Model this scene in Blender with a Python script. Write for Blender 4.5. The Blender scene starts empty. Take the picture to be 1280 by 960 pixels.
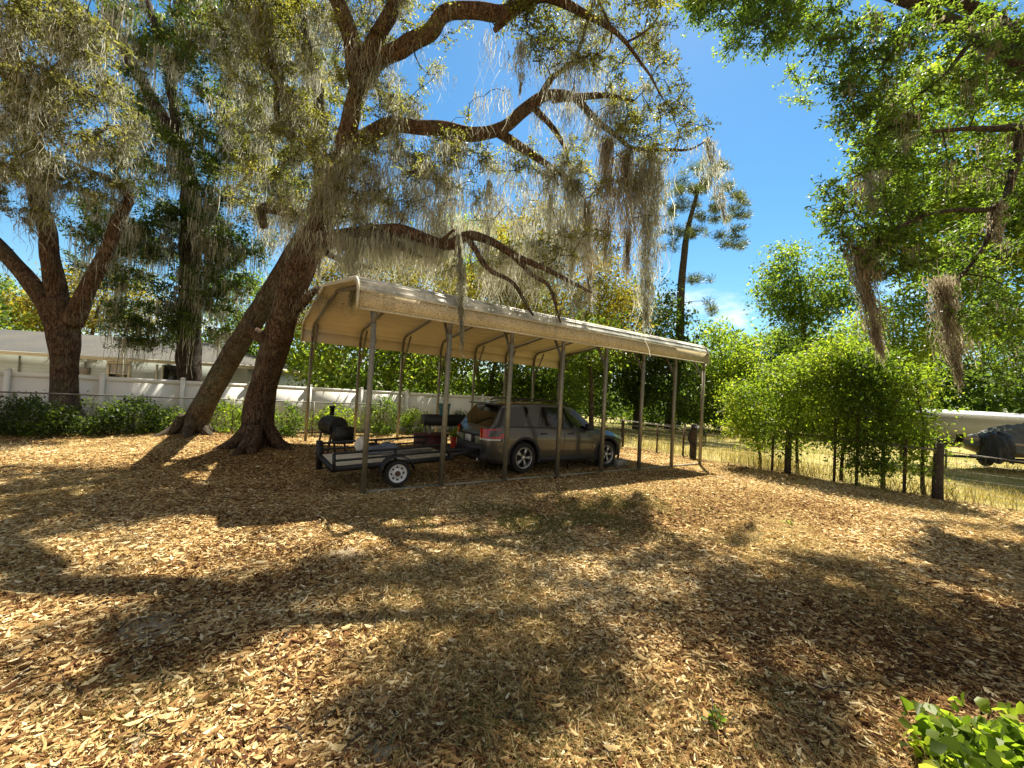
import bpy, math, random
import numpy as np
from mathutils import Matrix, Vector

rng = np.random.default_rng(11)
random.seed(5)
sc = bpy.context.scene
COL = sc.collection

# ------------------------------------------------------------------ camera
FPX, EYE, PITCH, ROLL = 513.76, 1.90, 0.02735, 0.05582
_w = np.array([0, math.cos(PITCH), math.sin(PITCH)])
_up = np.array([0, -math.sin(PITCH), math.cos(PITCH)])
_rt = np.array([1.0, 0, 0])
_r = math.cos(ROLL) * _rt + math.sin(ROLL) * _up
_u = -math.sin(ROLL) * _rt + math.cos(ROLL) * _up


def ray(px, py):
    return _w + _r * (px - 640) / FPX - _u * (py - 480) / FPX


def at(px, py, Y):
    """world point seen at a photo pixel, Y metres ahead"""
    d = ray(px, py)
    return np.array([0, 0, EYE]) + d * Y / d[1]


def gr(px, py, z=0.0):
    """world point of height z seen at a photo pixel"""
    d = ray(px, py)
    return np.array([0, 0, EYE]) + d * (z - EYE) / d[2]


def to_px(P):
    v = np.asarray(P, float) - np.array([0, 0, EYE])
    k = np.maximum(v @ _w, 1e-3)
    return np.stack([640 + FPX * (v @ _r) / k, 480 - FPX * (v @ _u) / k], -1), (v @ _w)


cd = bpy.data.cameras.new("camera")
co = bpy.data.objects.new("camera", cd)
COL.objects.link(co)
co.matrix_world = Matrix(((_r[0], _u[0], -_w[0], 0), (_r[1], _u[1], -_w[1], 0), (_r[2], _u[2], -_w[2], EYE), (0, 0, 0, 1)))
cd.sensor_width = 36
cd.lens = 36 * FPX / 1280
cd.clip_end = 3000
cd.clip_start = 0.05
sc.camera = co

# carport frame: t along its length, w across it
CX, CY, CA = -2.552, 7.437, 0.595
AX = np.array([math.cos(CA), math.sin(CA), 0])
PE = np.array([-math.sin(CA), math.cos(CA), 0])
O3 = np.array([CX, CY, 0])


def tw(t, w, z=0.0):
    return O3 + AX * t + PE * w + np.array([0, 0, z])


# ------------------------------------------------------------------ objects
ORG = {}


def tag(o, label=None, cat=None, group=None, kind=None):
    if label: o["label"] = label
    if cat: o["category"] = cat
    if group: o["group"] = group
    if kind: o["kind"] = kind
    return o


def thing(name, label, cat, loc=(0, 0, 0), rot=None, group=None, world=True):
    o = bpy.data.objects.new(name, None)
    COL.objects.link(o)
    o.empty_display_size = 0.2
    o.location = loc
    if rot is not None: o.rotation_euler = rot
    if world: ORG[o.name] = np.array(loc, float)
    return tag(o, label, cat, group)


def sub_empty(name, parent, loc=(0, 0, 0), rot=None):
    o = bpy.data.objects.new(name, None)
    COL.objects.link(o)
    o.parent = parent
    o.location = loc
    if rot is not None: o.rotation_euler = rot
    return o


def mk(name, V, F, mat, parent=None, tint=None, smooth=False, sharp=None):
    V = np.asarray(V, np.float32)
    if parent is not None and parent.name in ORG:
        V = V - ORG[parent.name].astype(np.float32)
    if not isinstance(F, (list, tuple)): F = [F]
    F = [np.asarray(f, np.int32) for f in F if len(f)]
    me = bpy.data.meshes.new(name)
    me.vertices.add(len(V))
    me.vertices.foreach_set("co", V.ravel())
    lv = np.concatenate([f.ravel() for f in F])
    tot = np.concatenate([np.full(len(f), f.shape[1], np.int32) for f in F])
    st = np.concatenate([[0], np.cumsum(tot)[:-1]]).astype(np.int32)
    me.loops.add(len(lv))
    me.loops.foreach_set("vertex_index", lv)
    me.polygons.add(len(tot))
    me.polygons.foreach_set("loop_start", st)
    me.update(calc_edges=True)
    if smooth:
        me.polygons.foreach_set("use_smooth", np.ones(len(tot), bool))
        if sharp: me.set_sharp_from_angle(angle=sharp)
    if tint is not None:
        a = me.attributes.new("tint", 'FLOAT', 'POINT')
        a.data.foreach_set("value", np.asarray(tint, np.float32))
    if mat is not None: me.materials.append(mat)
    o = bpy.data.objects.new(name, me)
    COL.objects.link(o)
    if parent is not None:
        o.parent = parent
        if parent.name in ORG: ORG[o.name] = ORG[parent.name]
    return o


class B:
    """collects pieces of one mesh"""
    def __init__(s):
        s.V, s.F, s.n = [], [], 0

    def add(s, V, F):
        V = np.asarray(V, float)
        if not isinstance(F, (list, tuple)) or (len(F) and np.isscalar(F[0])): F = [F]
        s.V.append(V)
        for f in F: s.F.append(np.asarray(f, int) + s.n)
        s.n += len(V)
        return s

    def box(s, c, size, R=None, taper=1.0):
        x, y, z = np.array(size) / 2
        v = np.array([[-x, -y, -z], [x, -y, -z], [x, y, -z], [-x, y, -z], [-x * taper, -y * taper, z], [x * taper, -y * taper, z], [x * taper, y * taper, z], [-x * taper, y * taper, z]])
        if R is not None: v = v @ np.asarray(R).T
        return s.add(v + np.asarray(c), np.array([[3, 2, 1, 0], [4, 5, 6, 7], [0, 1, 5, 4], [1, 2, 6, 5], [2, 3, 7, 6], [3, 0, 4, 7]]))

    def bar(s, p, q, w, h=None, upv=(0, 0, 1)):
        """square-section bar from p to q"""
        h = h or w
        p, q = np.asarray(p, float), np.asarray(q, float)
        d = q - p; L = np.linalg.norm(d); d /= L
        a = np.cross(d, upv)
        if np.linalg.norm(a) < 1e-4: a = np.cross(d, (AX[0], AX[1], 0.01))
        a /= np.linalg.norm(a); b = np.cross(a, d)
        R = np.stack([d, a, b], 1)
        return s.box((p + q) / 2, (L, w, h), R)

    def tube(s, P, R, sides=8, cap=True, wob=0.0):
        V, F = tube(P, R, sides, wob)
        s.add(V, F)
        if cap:
            n = len(V) // sides
            s.F.append(np.array([list(range(sides))[::-1]]) + s.n - len(V))
            s.F.append(np.array([list(range((n - 1) * sides, n * sides))]) + s.n - len(V))
        return s

    def lathe(s, prof, sides=24, M=None, close=False):
        prof = np.asarray(prof, float); n = len(prof)
        th = np.arange(sides) * 2 * math.pi / sides
        V = np.stack([prof[:, None, 0] * np.cos(th), prof[:, None, 0] * np.sin(th), np.repeat(prof[:, 1:2], sides, 1)], -1).reshape(-1, 3)
        F = grid_faces(n, sides, wrap=True)
        if M is not None: V = V @ np.asarray(M)[:3, :3].T + np.asarray(M)[:3, 3]
        return s.add(V, F)

    def mk(s, name, mat, parent=None, **k):
        by = {}
        for f in s.F: by.setdefault(f.shape[1], []).append(f)
        return mk(name, np.concatenate(s.V), [np.concatenate(v) for v in by.values()], mat, parent, **k)


def grid_faces(n, m, wrap=False):
    i = np.arange(n - 1)[:, None]
    j = np.arange(m if wrap else m - 1)[None]
    j2 = (j + 1) % m
    return np.stack([i * m + j, i * m + j2, (i + 1) * m + j2, (i + 1) * m + j], -1).reshape(-1, 4)


def tube(P, R, sides=8, wob=0.0):
    P = np.asarray(P, float); R = np.broadcast_to(np.asarray(R, float), (len(P),))
    T = np.gradient(P, axis=0); T /= np.linalg.norm(T, axis=1)[:, None] + 1e-9
    N = np.zeros_like(P)
    a = np.cross(T[0], (0.3, 0.8, 0.52)); N[0] = a / (np.linalg.norm(a) + 1e-9)
    for i in range(1, len(P)):
        v = N[i - 1] - T[i] * (N[i - 1] @ T[i]); N[i] = v / (np.linalg.norm(v) + 1e-9)
    Bn = np.cross(T, N)
    th = np.arange(sides) * 2 * math.pi / sides
    rr = np.repeat(R[:, None], sides, 1)
    if wob:
        s = np.concatenate([[0], np.cumsum(np.linalg.norm(np.diff(P, axis=0), axis=1))])
        for k in range(1, 6):
            ph = rng.uniform(0, 6.28, 3)
            rr = rr * (1 + wob / k ** .7 * np.sin(k * th[None] + ph[0] + 1.3 * k * s[:, None] * rng.uniform(-1, 1) + ph[1]) * np.sin(s[:, None] * rng.uniform(.8, 2.5) * k ** .5 + ph[2]))
    V = P[:, None] + rr[..., None] * (np.cos(th)[None, :, None] * N[:, None] + np.sin(th)[None, :, None] * Bn[:, None])
    return V.reshape(-1, 3), grid_faces(len(P), sides, wrap=True)


def smooth_path(P, R, step=0.15):
    P = np.asarray(P, float); R = np.asarray(R, float)
    Q = np.vstack([2 * P[0] - P[1], P, 2 * P[-1] - P[-2]])
    out, rad = [], []
    for i in range(len(P) - 1):
        n = max(2, int(np.linalg.norm(P[i + 1] - P[i]) / step))
        t = np.arange(n) / n
        p0, p1, p2, p3 = Q[i:i + 4]
        t = t[:, None]
        out.append(.5 * (2 * p1 + (p2 - p0) * t + (2 * p0 - 5 * p1 + 4 * p2 - p3) * t ** 2 + (3 * p1 - p0 - 3 * p2 + p3) * t ** 3))
        rad.append(R[i] * (1 - t[:, 0]) + R[i + 1] * t[:, 0])
    out.append(P[-1:]); rad.append(R[-1:])
    return np.concatenate(out), np.concatenate(rad)


# ------------------------------------------------------------------ materials
class M:
    def __init__(s, name):
        s.m = bpy.data.materials.new(name); s.m.use_nodes = True
        s.t = s.m.node_tree; s.n = s.t.nodes; s.l = s.t.links
        s.b = s.n["Principled BSDF"]; s.out = s.n["Material Output"]

    def node(s, typ, **k):
        n = s.n.new(typ)
        for a, v in k.items():
            if a in ("inp",):
                for kk, vv in v.items(): s.put(n, kk, vv)
            else: setattr(n, a, v)
        return n

    def put(s, n, k, v):
        if hasattr(v, "is_output"): s.l.new(v, n.inputs[k])
        else: n.inputs[k].default_value = v

    def noise(s, scale, detail=4, rough=.55, vec=None, dim=None):
        n = s.node("ShaderNodeTexNoise", inp={"Scale": scale, "Detail": detail, "Roughness": rough})
        s.l.new(vec if vec is not None else s.pos(), n.inputs["Vector"])
        return n.outputs["Fac"]

    def pos(s):
        if not hasattr(s, "_p"): s._p = s.node("ShaderNodeNewGeometry").outputs["Position"]
        return s._p

    def obj(s):
        if not hasattr(s, "_o"): s._o = s.node("ShaderNodeTexCoord").outputs["Object"]
        return s._o

    def mapv(s, vec, scale):
        n = s.node("ShaderNodeMapping"); s.l.new(vec, n.inputs["Vector"]); n.inputs["Scale"].default_value = scale
        return n.outputs["Vector"]

    def ramp(s, fac, stops, interp='LINEAR'):
        n = s.node("ShaderNodeValToRGB"); s.l.new(fac, n.inputs["Fac"])
        e = n.color_ramp.elements; n.color_ramp.interpolation = interp
        while len(e) < len(stops): e.new(.5)
        for i, (p, c) in enumerate(stops):
            e[i].position = p; e[i].color = (*c, 1) if len(c) == 3 else c
        return n.outputs["Color"]

    def mix(s, fac, a, b, typ='MIX'):
        n = s.node("ShaderNodeMix", data_type='RGBA', blend_type=typ)
        s.put(n, 0, fac)
        for k, v in ((6, a), (7, b)):
            if hasattr(v, "is_output"): s.l.new(v, n.inputs[k])
            else: n.inputs[k].default_value = (*v, 1)
        return n.outputs[2]

    def math(s, op, a, b=0.0, clamp=False):
        n = s.node("ShaderNodeMath", operation=op, use_clamp=clamp); s.put(n, 0, a); s.put(n, 1, b)
        return n.outputs[0]

    def mr(s, v, a, b, c=0.0, d=1.0):
        n = s.node("ShaderNodeMapRange"); s.put(n, 0, v)
        for i, x in enumerate((a, b, c, d)): n.inputs[i + 1].default_value = x
        return n.outputs[0]

    def attr(s, name="tint"):
        n = s.node("ShaderNodeAttribute", attribute_name=name)
        return n.outputs["Fac"]

    def bump(s, h, strength=.4, dist=.02):
        n = s.node("ShaderNodeBump"); s.l.new(h, n.inputs["Height"])
        n.inputs["Strength"].default_value = strength; n.inputs["Distance"].default_value = dist
        s.l.new(n.outputs[0], s.b.inputs["Normal"])

    def col(s, c):
        if hasattr(c, "is_output"): s.l.new(c, s.b.inputs["Base Color"])
        else: s.b.inputs["Base Color"].default_value = (*c, 1)
        return s

    def set(s, **k):
        for a, v in k.items(): s.put(s.b, a.replace("_", " "), v)
        return s


def plain(name, c, rough=.6, metal=0.0, var=.25, scale=6, **k):
    m = M(name)
    f = m.noise(scale, 5)
    m.col(m.ramp(f, [(.3, tuple(x * (1 - var) for x in c)), (.7, tuple(min(1, x * (1 + var)) for x in c))]))
    m.set(Roughness=rough, Metallic=metal, **k)
    return m.m


def leaf_mat(name, stops, trans=.45, tgain=1.6, rough=.45, spec=.35, tcol=(1.0, 1.05, .45)):
    m = M(name)
    c = m.ramp(m.attr(), stops)
    m.col(c).set(Roughness=rough, Specular_IOR_Level=spec)
    t = m.node("ShaderNodeBsdfTranslucent")
    m.l.new(m.mix(1.0, c, tuple(tgain * x for x in tcol), 'MULTIPLY'), t.inputs["Color"])
    x = m.node("ShaderNodeMixShader"); x.inputs[0].default_value = trans
    m.l.new(m.b.outputs[0], x.inputs[1]); m.l.new(t.outputs[0], x.inputs[2]); m.l.new(x.outputs[0], m.out.inputs[0])
    return m.m


def bark_mat(name, dark, mid, light, vs=9):
    m = M(name)
    p = m.mapv(m.pos(), (1, 1, .16))
    dn = m.node("ShaderNodeTexNoise", inp={"Scale": 7.0, "Detail": 5.0, "Roughness": .65}); m.l.new(p, dn.inputs["Vector"])
    vm = m.node("ShaderNodeVectorMath", operation='MULTIPLY_ADD'); m.l.new(dn.outputs["Color"], vm.inputs[0]); vm.inputs[1].default_value = (.30, .30, .30); m.l.new(p, vm.inputs[2])
    v = m.node("ShaderNodeTexVoronoi", feature='DISTANCE_TO_EDGE', inp={"Scale": float(vs) * 1.7})
    m.l.new(vm.outputs[0], v.inputs["Vector"])
    f = m.noise(34, 6, .7, p)
    g = m.noise(1.5, 4); g2 = m.noise(5, 5, .65)
    crack = m.mr(v.outputs["Distance"], 0, .11)
    c = m.ramp(f, [(.3, dark), (.5, mid), (.72, light)])
    c = m.mix(m.mr(g2, .42, .66, 0, .6), c, tuple(1.25 * x for x in light))
    c = m.mix(crack, m.mix(.85, c, tuple(.4 * x for x in dark)), c)
    c = m.mix(m.mr(g, .50, .70, 0, .55), c, (light[0] * .85, light[1] * 1.12, light[2] * 1.1))
    m.col(c).set(Roughness=.9, Specular_IOR_Level=.15)
    h = m.math('ADD', m.math('MULTIPLY', crack, .8), m.math('ADD', m.math('MULTIPLY', f, .7), m.math('MULTIPLY', g2, .8)))
    m.bump(h, .9, .045)
    return m.m


MAT = {}
MAT['bark_red'] = bark_mat('bark_reddish', (.042, .026, .017), (.105, .064, .041), (.19, .128, .088), 10)
MAT['bark_brown'] = bark_mat('bark_grey_brown', (.042, .033, .024), (.10, .076, .051), (.18, .148, .108), 12)
MAT['bark_dark'] = bark_mat('bark_dark', (.022, .018, .014), (.06, .046, .035), (.12, .10, .08), 11)
MAT['twig'] = plain('twig_bark', (.05, .036, .026), .9, var=.4, scale=20)
MAT['oak_leaf'] = leaf_mat('oak_leaf', [(0, (.062, .062, .018)), (.45, (.118, .116, .030)), (.8, (.19, .168, .046)), (1, (.27, .20, .07))], .58, 2.6, tcol=(.95, 1.05, .5))
MAT['oak_leaf_brown'] = leaf_mat('oak_leaf_olive_brown', [(0, (.052, .055, .022)), (.5, (.10, .10, .038)), (1, (.18, .165, .07))], .56, 2.4, tcol=(1, 1.02, .55))
MAT['dark_leaf'] = leaf_mat('dark_leaf', [(0, (.025, .042, .010)), (.6, (.055, .085, .018)), (1, (.12, .15, .03))], .5, 2.2)
MAT['green_leaf'] = leaf_mat('green_leaf', [(0, (.03, .052, .012)), (.5, (.07, .108, .02)), (1, (.16, .195, .04))], .6, 2.7)
MAT['bright_leaf'] = leaf_mat('bright_leaf', [(0, (.05, .08, .012)), (.4, (.105, .155, .018)), (.75, (.17, .215, .03)), (1, (.28, .29, .06))], .6, 2.6, tcol=(1, 1.02, .45))
MAT['yellow_leaf'] = leaf_mat('yellow_olive_leaf', [(0, (.09, .08, .016)), (.5, (.18, .15, .026)), (1, (.29, .22, .045))], .55, 2.0)
MAT['pine'] = leaf_mat('pine_needle', [(0, (.05, .065, .03)), (.6, (.11, .13, .05)), (1, (.19, .19, .08))], .4, 1.7)
MAT['moss'] = leaf_mat('spanish_moss', [(0, (.13, .128, .106)), (.5, (.285, .282, .24)), (1, (.46, .455, .39))], .58, 1.9, .9, .1, (1, 1, .92))
MAT['moss_brown'] = leaf_mat('dry_brown_moss', [(0, (.11, .098, .075)), (.5, (.24, .21, .165)), (1, (.39, .35, .28))], .55, 1.7, .9, .1, (1, .95, .83))
MAT['litter'] = leaf_mat('fallen_leaf', [(0, (.066, .026, .011)), (.2, (.18, .085, .032)), (.45, (.41, .255, .10)), (.72, (.68, .51, .245)), (1, (.82, .71, .45))], .18, 1.2, .8, .12, (1, .88, .6))
MAT['dry_grass'] = leaf_mat('dry_grass_blade', [(0, (.20, .17, .05)), (.5, (.40, .33, .12)), (1, (.55, .47, .22))], .35, 1.3, .7, .2, (1, .95, .6))
MAT['lawn'] = leaf_mat('thin_grass_blade', [(0, (.11, .135, .03)), (.28, (.24, .19, .06)), (.6, (.44, .34, .14)), (1, (.62, .50, .26))], .3, 1.2, .7, .2, (1, .93, .6))
MAT['galv'] = plain('galvanised_steel', (.27, .25, .185), .5, .5, .2, 12)
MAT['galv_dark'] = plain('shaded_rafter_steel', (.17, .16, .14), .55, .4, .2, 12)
MAT['black_steel'] = plain('black_painted_steel', (.018, .018, .019), .5, .2, .4, 15)
MAT['wood_post'] = plain('weathered_dark_post', (.055, .042, .032), .9, 0, .5, 14)
MAT['wood_grey'] = plain('grey_weathered_wood', (.52, .46, .34), .85, 0, .22, 9)
MAT['rust'] = plain('rusty_steel', (.10, .055, .035), .8, .2, .4, 20)
MAT['vinyl'] = plain('white_vinyl', (.82, .81, .76), .5, 0, .05, 1.5)
MAT['tyre'] = plain('tyre_rubber', (.016, .016, .016), .85, 0, .3, 20)
MAT['white_rim'] = plain('white_painted_rim', (.62, .66, .68), .4, .1, .1, 20)
MAT['alloy'] = plain('light_alloy', (.62, .62, .60), .3, .7, .08, 20)
MAT['black_plastic'] = plain('black_plastic', (.018, .018, .019), .6, 0, .2, 30)
MAT['red_plastic'] = plain('red_plastic', (.55, .03, .02), .4, 0, .15, 9)
MAT['maroon'] = plain('dark_red_wood', (.085, .022, .018), .7, 0, .35, 12)
MAT['teal'] = plain('teal_plastic', (.02, .13, .13), .5, 0, .15, 12)
MAT['white_cloth'] = plain('white_sacking', (.62, .60, .54), .8, 0, .12, 14)
MAT['concrete'] = plain('concrete', (.28, .26, .23), .9, 0, .25, 16)
MAT['blue_tarp'] = plain('blue_grey_tarp', (.12, .15, .19), .5, 0, .35, 9)
MAT['window_trim'] = plain('cream_window_trim', (.66, .62, .48), .6, 0, .06, 5)
MAT['hose'] = plain('black_hose', (.014, .014, .014), .5, 0, .2, 20)


def paint(name, c, rough=.3, coat=1.0, metal=.4, dirt=.25):
    m = M(name)
    f = m.noise(3, 5)
    m.col(m.mix(m.mr(f, .45, .75, 0, dirt), c, (.24, .19, .12)))
    m.set(Roughness=rough, Metallic=metal, Coat_Weight=coat, Coat_Roughness=.08)
    return m.m


MAT['suv_paint'] = paint('grey_green_metallic_paint', (.066, .067, .062), .34, .9, .5, .10)
m = M('dark_glass'); m.col((.006, .007, .007)).set(Roughness=.04, Specular_IOR_Level=.75); MAT['glass'] = m.m
m = M('tail_lamp_red'); m.col((.42, .012, .012)).set(Roughness=.12, Coat_Weight=1.0); MAT['tail'] = m.m
m = M('lamp_clear'); m.col((.55, .55, .52)).set(Roughness=.1, Coat_Weight=1.0); MAT['clear'] = m.m
m = M('number_plate'); _f = m.noise(30, 2); m.col(m.ramp(_f, [(.4, (.62, .62, .58)), (.62, (.45, .47, .40))])).set(Roughness=.4); MAT['plate'] = m.m


def roof_metal():
    m = M('beige_roof_sheet')
    f = m.noise(2.2, 6); g = m.noise(26, 6, .7); h = m.noise(.7, 3)
    c = m.ramp(f, [(.3, (.60, .52, .38)), (.7, (.68, .60, .46))])
    m.col(c).set(Roughness=.48, Specular_IOR_Level=.45)
    m.bump(f, .08, .01)
    return m.m


def roof_reflect_dirt():
    m = M('beige_sheet_reflect_dirt')
    g = m.noise(38, 4, .7); f = m.noise(3.2, 5, .65); h = m.noise(42, 3)
    c = m.ramp(m.noise(1.3, 3), [(.3, (.54, .45, .27)), (.7, (.66, .56, .36))])
    c = m.mix(m.mr(g, .50, .60, 0, .75), c, (.16, .12, .07))  # brown speckle paints in the reflected leaf litter, along with dirt
    c = m.mix(m.mr(f, .52, .72, 0, .6), c, (.20, .165, .10))
    m.col(c).set(Roughness=.5)
    return m.m


def roof_edge():
    m = M('mottled_roof_edge')
    v = m.mapv(m.pos(), (1, 1, 1))
    f = m.noise(1.6, 5, .65); g = m.noise(22, 5, .7)
    c = m.ramp(f, [(.40, (.22, .22, .18)), (.52, (.48, .47, .40)), (.62, (.74, .72, .62))])  # mottled from dark grey to pale, then finely speckled dark
    c = m.mix(m.mr(g, .54, .7, 0, .6), c, (.10, .095, .075))
    m.col(c).set(Roughness=.45)
    return m.m


MAT['roof_under'] = roof_metal(); MAT['roof_reflect_dirt'] = roof_reflect_dirt(); MAT['roof_edge'] = roof_edge()


def siding(name, c, pitch=.14, axis=2, dark=.55):
    m = M(name)
    sx = m.node("ShaderNodeSeparateXYZ"); m.l.new(m.pos(), sx.inputs[0])
    z = m.math('MULTIPLY', sx.outputs[axis], 1 / pitch)
    fr = m.math('FRACT', z)
    line = m.mr(fr, 0, .12)
    f = m.noise(1.3, 4)
    cc = m.ramp(f, [(.3, tuple(.9 * x for x in c)), (.7, tuple(1.06 * x for x in c))])
    m.col(m.mix(line, tuple(dark * x for x in c), cc)).set(Roughness=.6)
    m.bump(m.math('MULTIPLY', fr, 1.0), .5, .015)
    return m.m


MAT['siding_blue'] = siding('pale_grey_green_siding', (.55, .61, .57), .16)
MAT['siding_grey'] = siding('grey_siding', (.36, .35, .31), .18)


def shingles():
    m = M('grey_shingles')
    f = m.noise(9, 5, .7); g = m.noise(.5, 3)
    c = m.ramp(f, [(.3, (.042, .041, .038)), (.7, (.088, .084, .076))])
    m.col(m.mix(m.mr(g, .4, .7, 0, .5), c, (.11, .095, .07))).set(Roughness=.9)
    return m.m


MAT['shingles'] = shingles()


def white_roof():
    m = M('white_metal_roof')
    f = m.noise(5, 5, .7)
    m.col(m.ramp(f, [(.35, (.55, .55, .55)), (.55, (.82, .82, .82))])).set(Roughness=.35, Metallic=.2)
    return m.m


MAT['white_roof'] = white_roof()


def tarp():
    m = M('grey_boat_cover')
    f = m.noise(3.5, 6, .6); g = m.noise(14, 5)
    m.col(m.ramp(f, [(.3, (.085, .088, .078)), (.7, (.17, .172, .15))])).set(Roughness=.75, Specular_IOR_Level=.2)
    m.bump(m.math('ADD', f, m.math('MULTIPLY', g, .3)), .7, .08)
    return m.m


MAT['tarp'] = tarp()
m = M('black_tarp'); _f = m.noise(5, 6, .65); m.col((.022, .022, .023)).set(Roughness=.3, Specular_IOR_Level=.5); m.bump(_f, 1.0, .15); MAT['black_tarp'] = m.m


SAND = [(185, 785, .34), (480, 938, .18), (432, 690, .28), (165, 925, .15), (985, 655, .5)]
SAND = [(*gr(a, b)[:2], c) for a, b, c in SAND]


def ground_mat():
    m = M('leaf_littered_ground')
    p = m.pos()
    sx = m.node("ShaderNodeSeparateXYZ"); m.l.new(p, sx.inputs[0])
    t = m.math('ADD', m.math('MULTIPLY', sx.outputs[0], float(AX[0])), m.math('MULTIPLY', sx.outputs[1], float(AX[1])))
    t = m.math('SUBTRACT', t, float(O3 @ AX))
    w = m.math('ADD', m.math('MULTIPLY', sx.outputs[0], float(PE[0])), m.math('MULTIPLY', sx.outputs[1], float(PE[1])))
    w = m.math('SUBTRACT', w, float(O3 @ PE))
    nz = m.noise(.5, 4)
    fine = m.noise(34, 6, .75)
    med = m.noise(5, 6, .65)
    v = m.node("ShaderNodeTexVoronoi", inp={"Scale": 30.0}); m.l.new(p, v.inputs["Vector"])
    sxx = m.node("ShaderNodeSeparateColor"); m.l.new(v.outputs["Color"], sxx.inputs[0])
    leaf = m.ramp(sxx.outputs[0], [(0, (.09, .04, .016)), (.35, (.22, .115, .042)), (.7, (.42, .265, .10)), (1, (.60, .43, .18))])
    leaf = m.mix(m.mr(v.outputs["Distance"], .25, .7, 0, .7), leaf, (.06, .033, .015))
    soil = m.ramp(fine, [(.3, (.14, .085, .040)), (.7, (.38, .265, .125))])
    dry = m.ramp(fine, [(.3, (.22, .155, .06)), (.5, (.42, .315, .13)), (.72, (.62, .49, .235))])
    yard = m.mix(m.mr(m.noise(1.1, 5), .40, .56), dry, leaf)
    yard = m.mix(m.mr(med, .5, .7, 0, .35), yard, soil)
    sand = m.ramp(fine, [(.3, (.25, .195, .125)), (.7, (.42, .345, .24))])
    yard = m.mix(m.mr(m.noise(.9, 5, .6), .66, .72, 0, .9), yard, sand)
    wn_ = m.noise(7, 7, .7)
    for (sx_, sy_, sr_) in SAND[:-1]:
        dv = m.node("ShaderNodeVectorMath", operation='DISTANCE'); m.l.new(p, dv.inputs[0]); dv.inputs[1].default_value = (sx_, sy_, 0)
        e_ = m.math('ADD', m.math('MULTIPLY', dv.outputs["Value"], 1 / sr_), m.math('MULTIPLY', m.math('SUBTRACT', wn_, .5), 3.6))
        yard = m.mix(m.mr(e_, 1.05, .55, 0, .9), yard, sand)
    fieldc = m.ramp(m.noise(.7, 5), [(.35, (.22, .23, .06)), (.5, (.38, .33, .12)), (.68, (.50, .41, .19))])
    fieldc = m.mix(m.mr(fine, .4, .65, 0, .5), fieldc, (.27, .22, .09))
    edge = m.mr(m.math('ADD', t, m.math('MULTIPLY', m.math('SUBTRACT', nz, .5), 2.0)), 11.6, 12.8)
    m.col(m.mix(edge, yard, fieldc)).set(Roughness=.95, Specular_IOR_Level=.1)
    h = m.math('ADD', m.math('MULTIPLY', sxx.outputs[1], .5), fine)
    m.bump(h, .8, .03)
    return m.m


MAT['ground'] = ground_mat()

# ------------------------------------------------------------------ light
SUN_EL, SUN_AZ = math.radians(60), math.radians(18)
SUNV = np.array([math.sin(SUN_AZ) * math.cos(SUN_EL), math.cos(SUN_AZ) * math.cos(SUN_EL), math.sin(SUN_EL)])
SH = SUNV[:2] / SUNV[2]          # horizontal offset per metre of height, towards the sun
wd = bpy.data.worlds.new("World"); sc.world = wd; wd.use_nodes = True
wt = wd.node_tree; wn = wt.nodes; wl = wt.links
bg = wn["Background"]
sky = wn.new("ShaderNodeTexSky"); sky.sky_type = 'NISHITA'; sky.sun_disc = False
sky.sun_elevation = SUN_EL; sky.sun_rotation = SUN_AZ
sky.air_density = 1.0; sky.dust_density = .2; sky.ozone_density = 2.0; sky.altitude = 20
tc = wn.new("ShaderNodeTexCoord")
mp = wn.new("ShaderNodeMapping"); mp.inputs["Scale"].default_value = (1, 1, 2.6); wl.new(tc.outputs["Generated"], mp.inputs["Vector"])
cn = wn.new("ShaderNodeTexNoise"); cn.inputs["Scale"].default_value = 3.4; cn.inputs["Detail"].default_value = 8; cn.inputs["Roughness"].default_value = .55
wl.new(mp.outputs[0], cn.inputs["Vector"])
cr = wn.new("ShaderNodeValToRGB"); wl.new(cn.outputs["Fac"], cr.inputs[0])
cr.color_ramp.elements[0].position = .57; cr.color_ramp.elements[1].position = .68
sp = wn.new("ShaderNodeSeparateXYZ"); wl.new(tc.outputs["Generated"], sp.inputs[0])
mrr = wn.new("ShaderNodeMapRange"); wl.new(sp.outputs[2], mrr.inputs[0])
mrr.inputs[1].default_value = .29; mrr.inputs[2].default_value = .16
mx = wn.new("ShaderNodeMath"); mx.operation = 'MULTIPLY'; wl.new(cr.outputs[0], mx.inputs[0]); wl.new(mrr.outputs[0], mx.inputs[1])
# unseen warm grey cloud added overhead and behind the camera for neutral fill
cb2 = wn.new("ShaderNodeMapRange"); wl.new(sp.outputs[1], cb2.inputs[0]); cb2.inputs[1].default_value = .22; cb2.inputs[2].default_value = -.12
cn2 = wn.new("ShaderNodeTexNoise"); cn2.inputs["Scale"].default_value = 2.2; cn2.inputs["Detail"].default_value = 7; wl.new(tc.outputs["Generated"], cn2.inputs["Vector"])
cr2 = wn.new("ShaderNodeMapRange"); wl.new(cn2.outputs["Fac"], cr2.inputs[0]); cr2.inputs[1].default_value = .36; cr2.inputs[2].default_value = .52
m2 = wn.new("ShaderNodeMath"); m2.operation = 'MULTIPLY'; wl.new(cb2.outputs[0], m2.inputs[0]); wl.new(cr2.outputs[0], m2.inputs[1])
mc = wn.new("ShaderNodeMix"); mc.data_type = 'RGBA'; wl.new(mx.outputs[0], mc.inputs[0])
hs = wn.new("ShaderNodeHueSaturation"); hs.inputs["Saturation"].default_value = 1.28; hs.inputs["Hue"].default_value = .488; hs.inputs["Value"].default_value = .96
wl.new(sky.outputs[0], hs.inputs["Color"]); wl.new(hs.outputs[0], mc.inputs[6]); mc.inputs[7].default_value = (9.6, 9.2, 8.6, 1)
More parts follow.
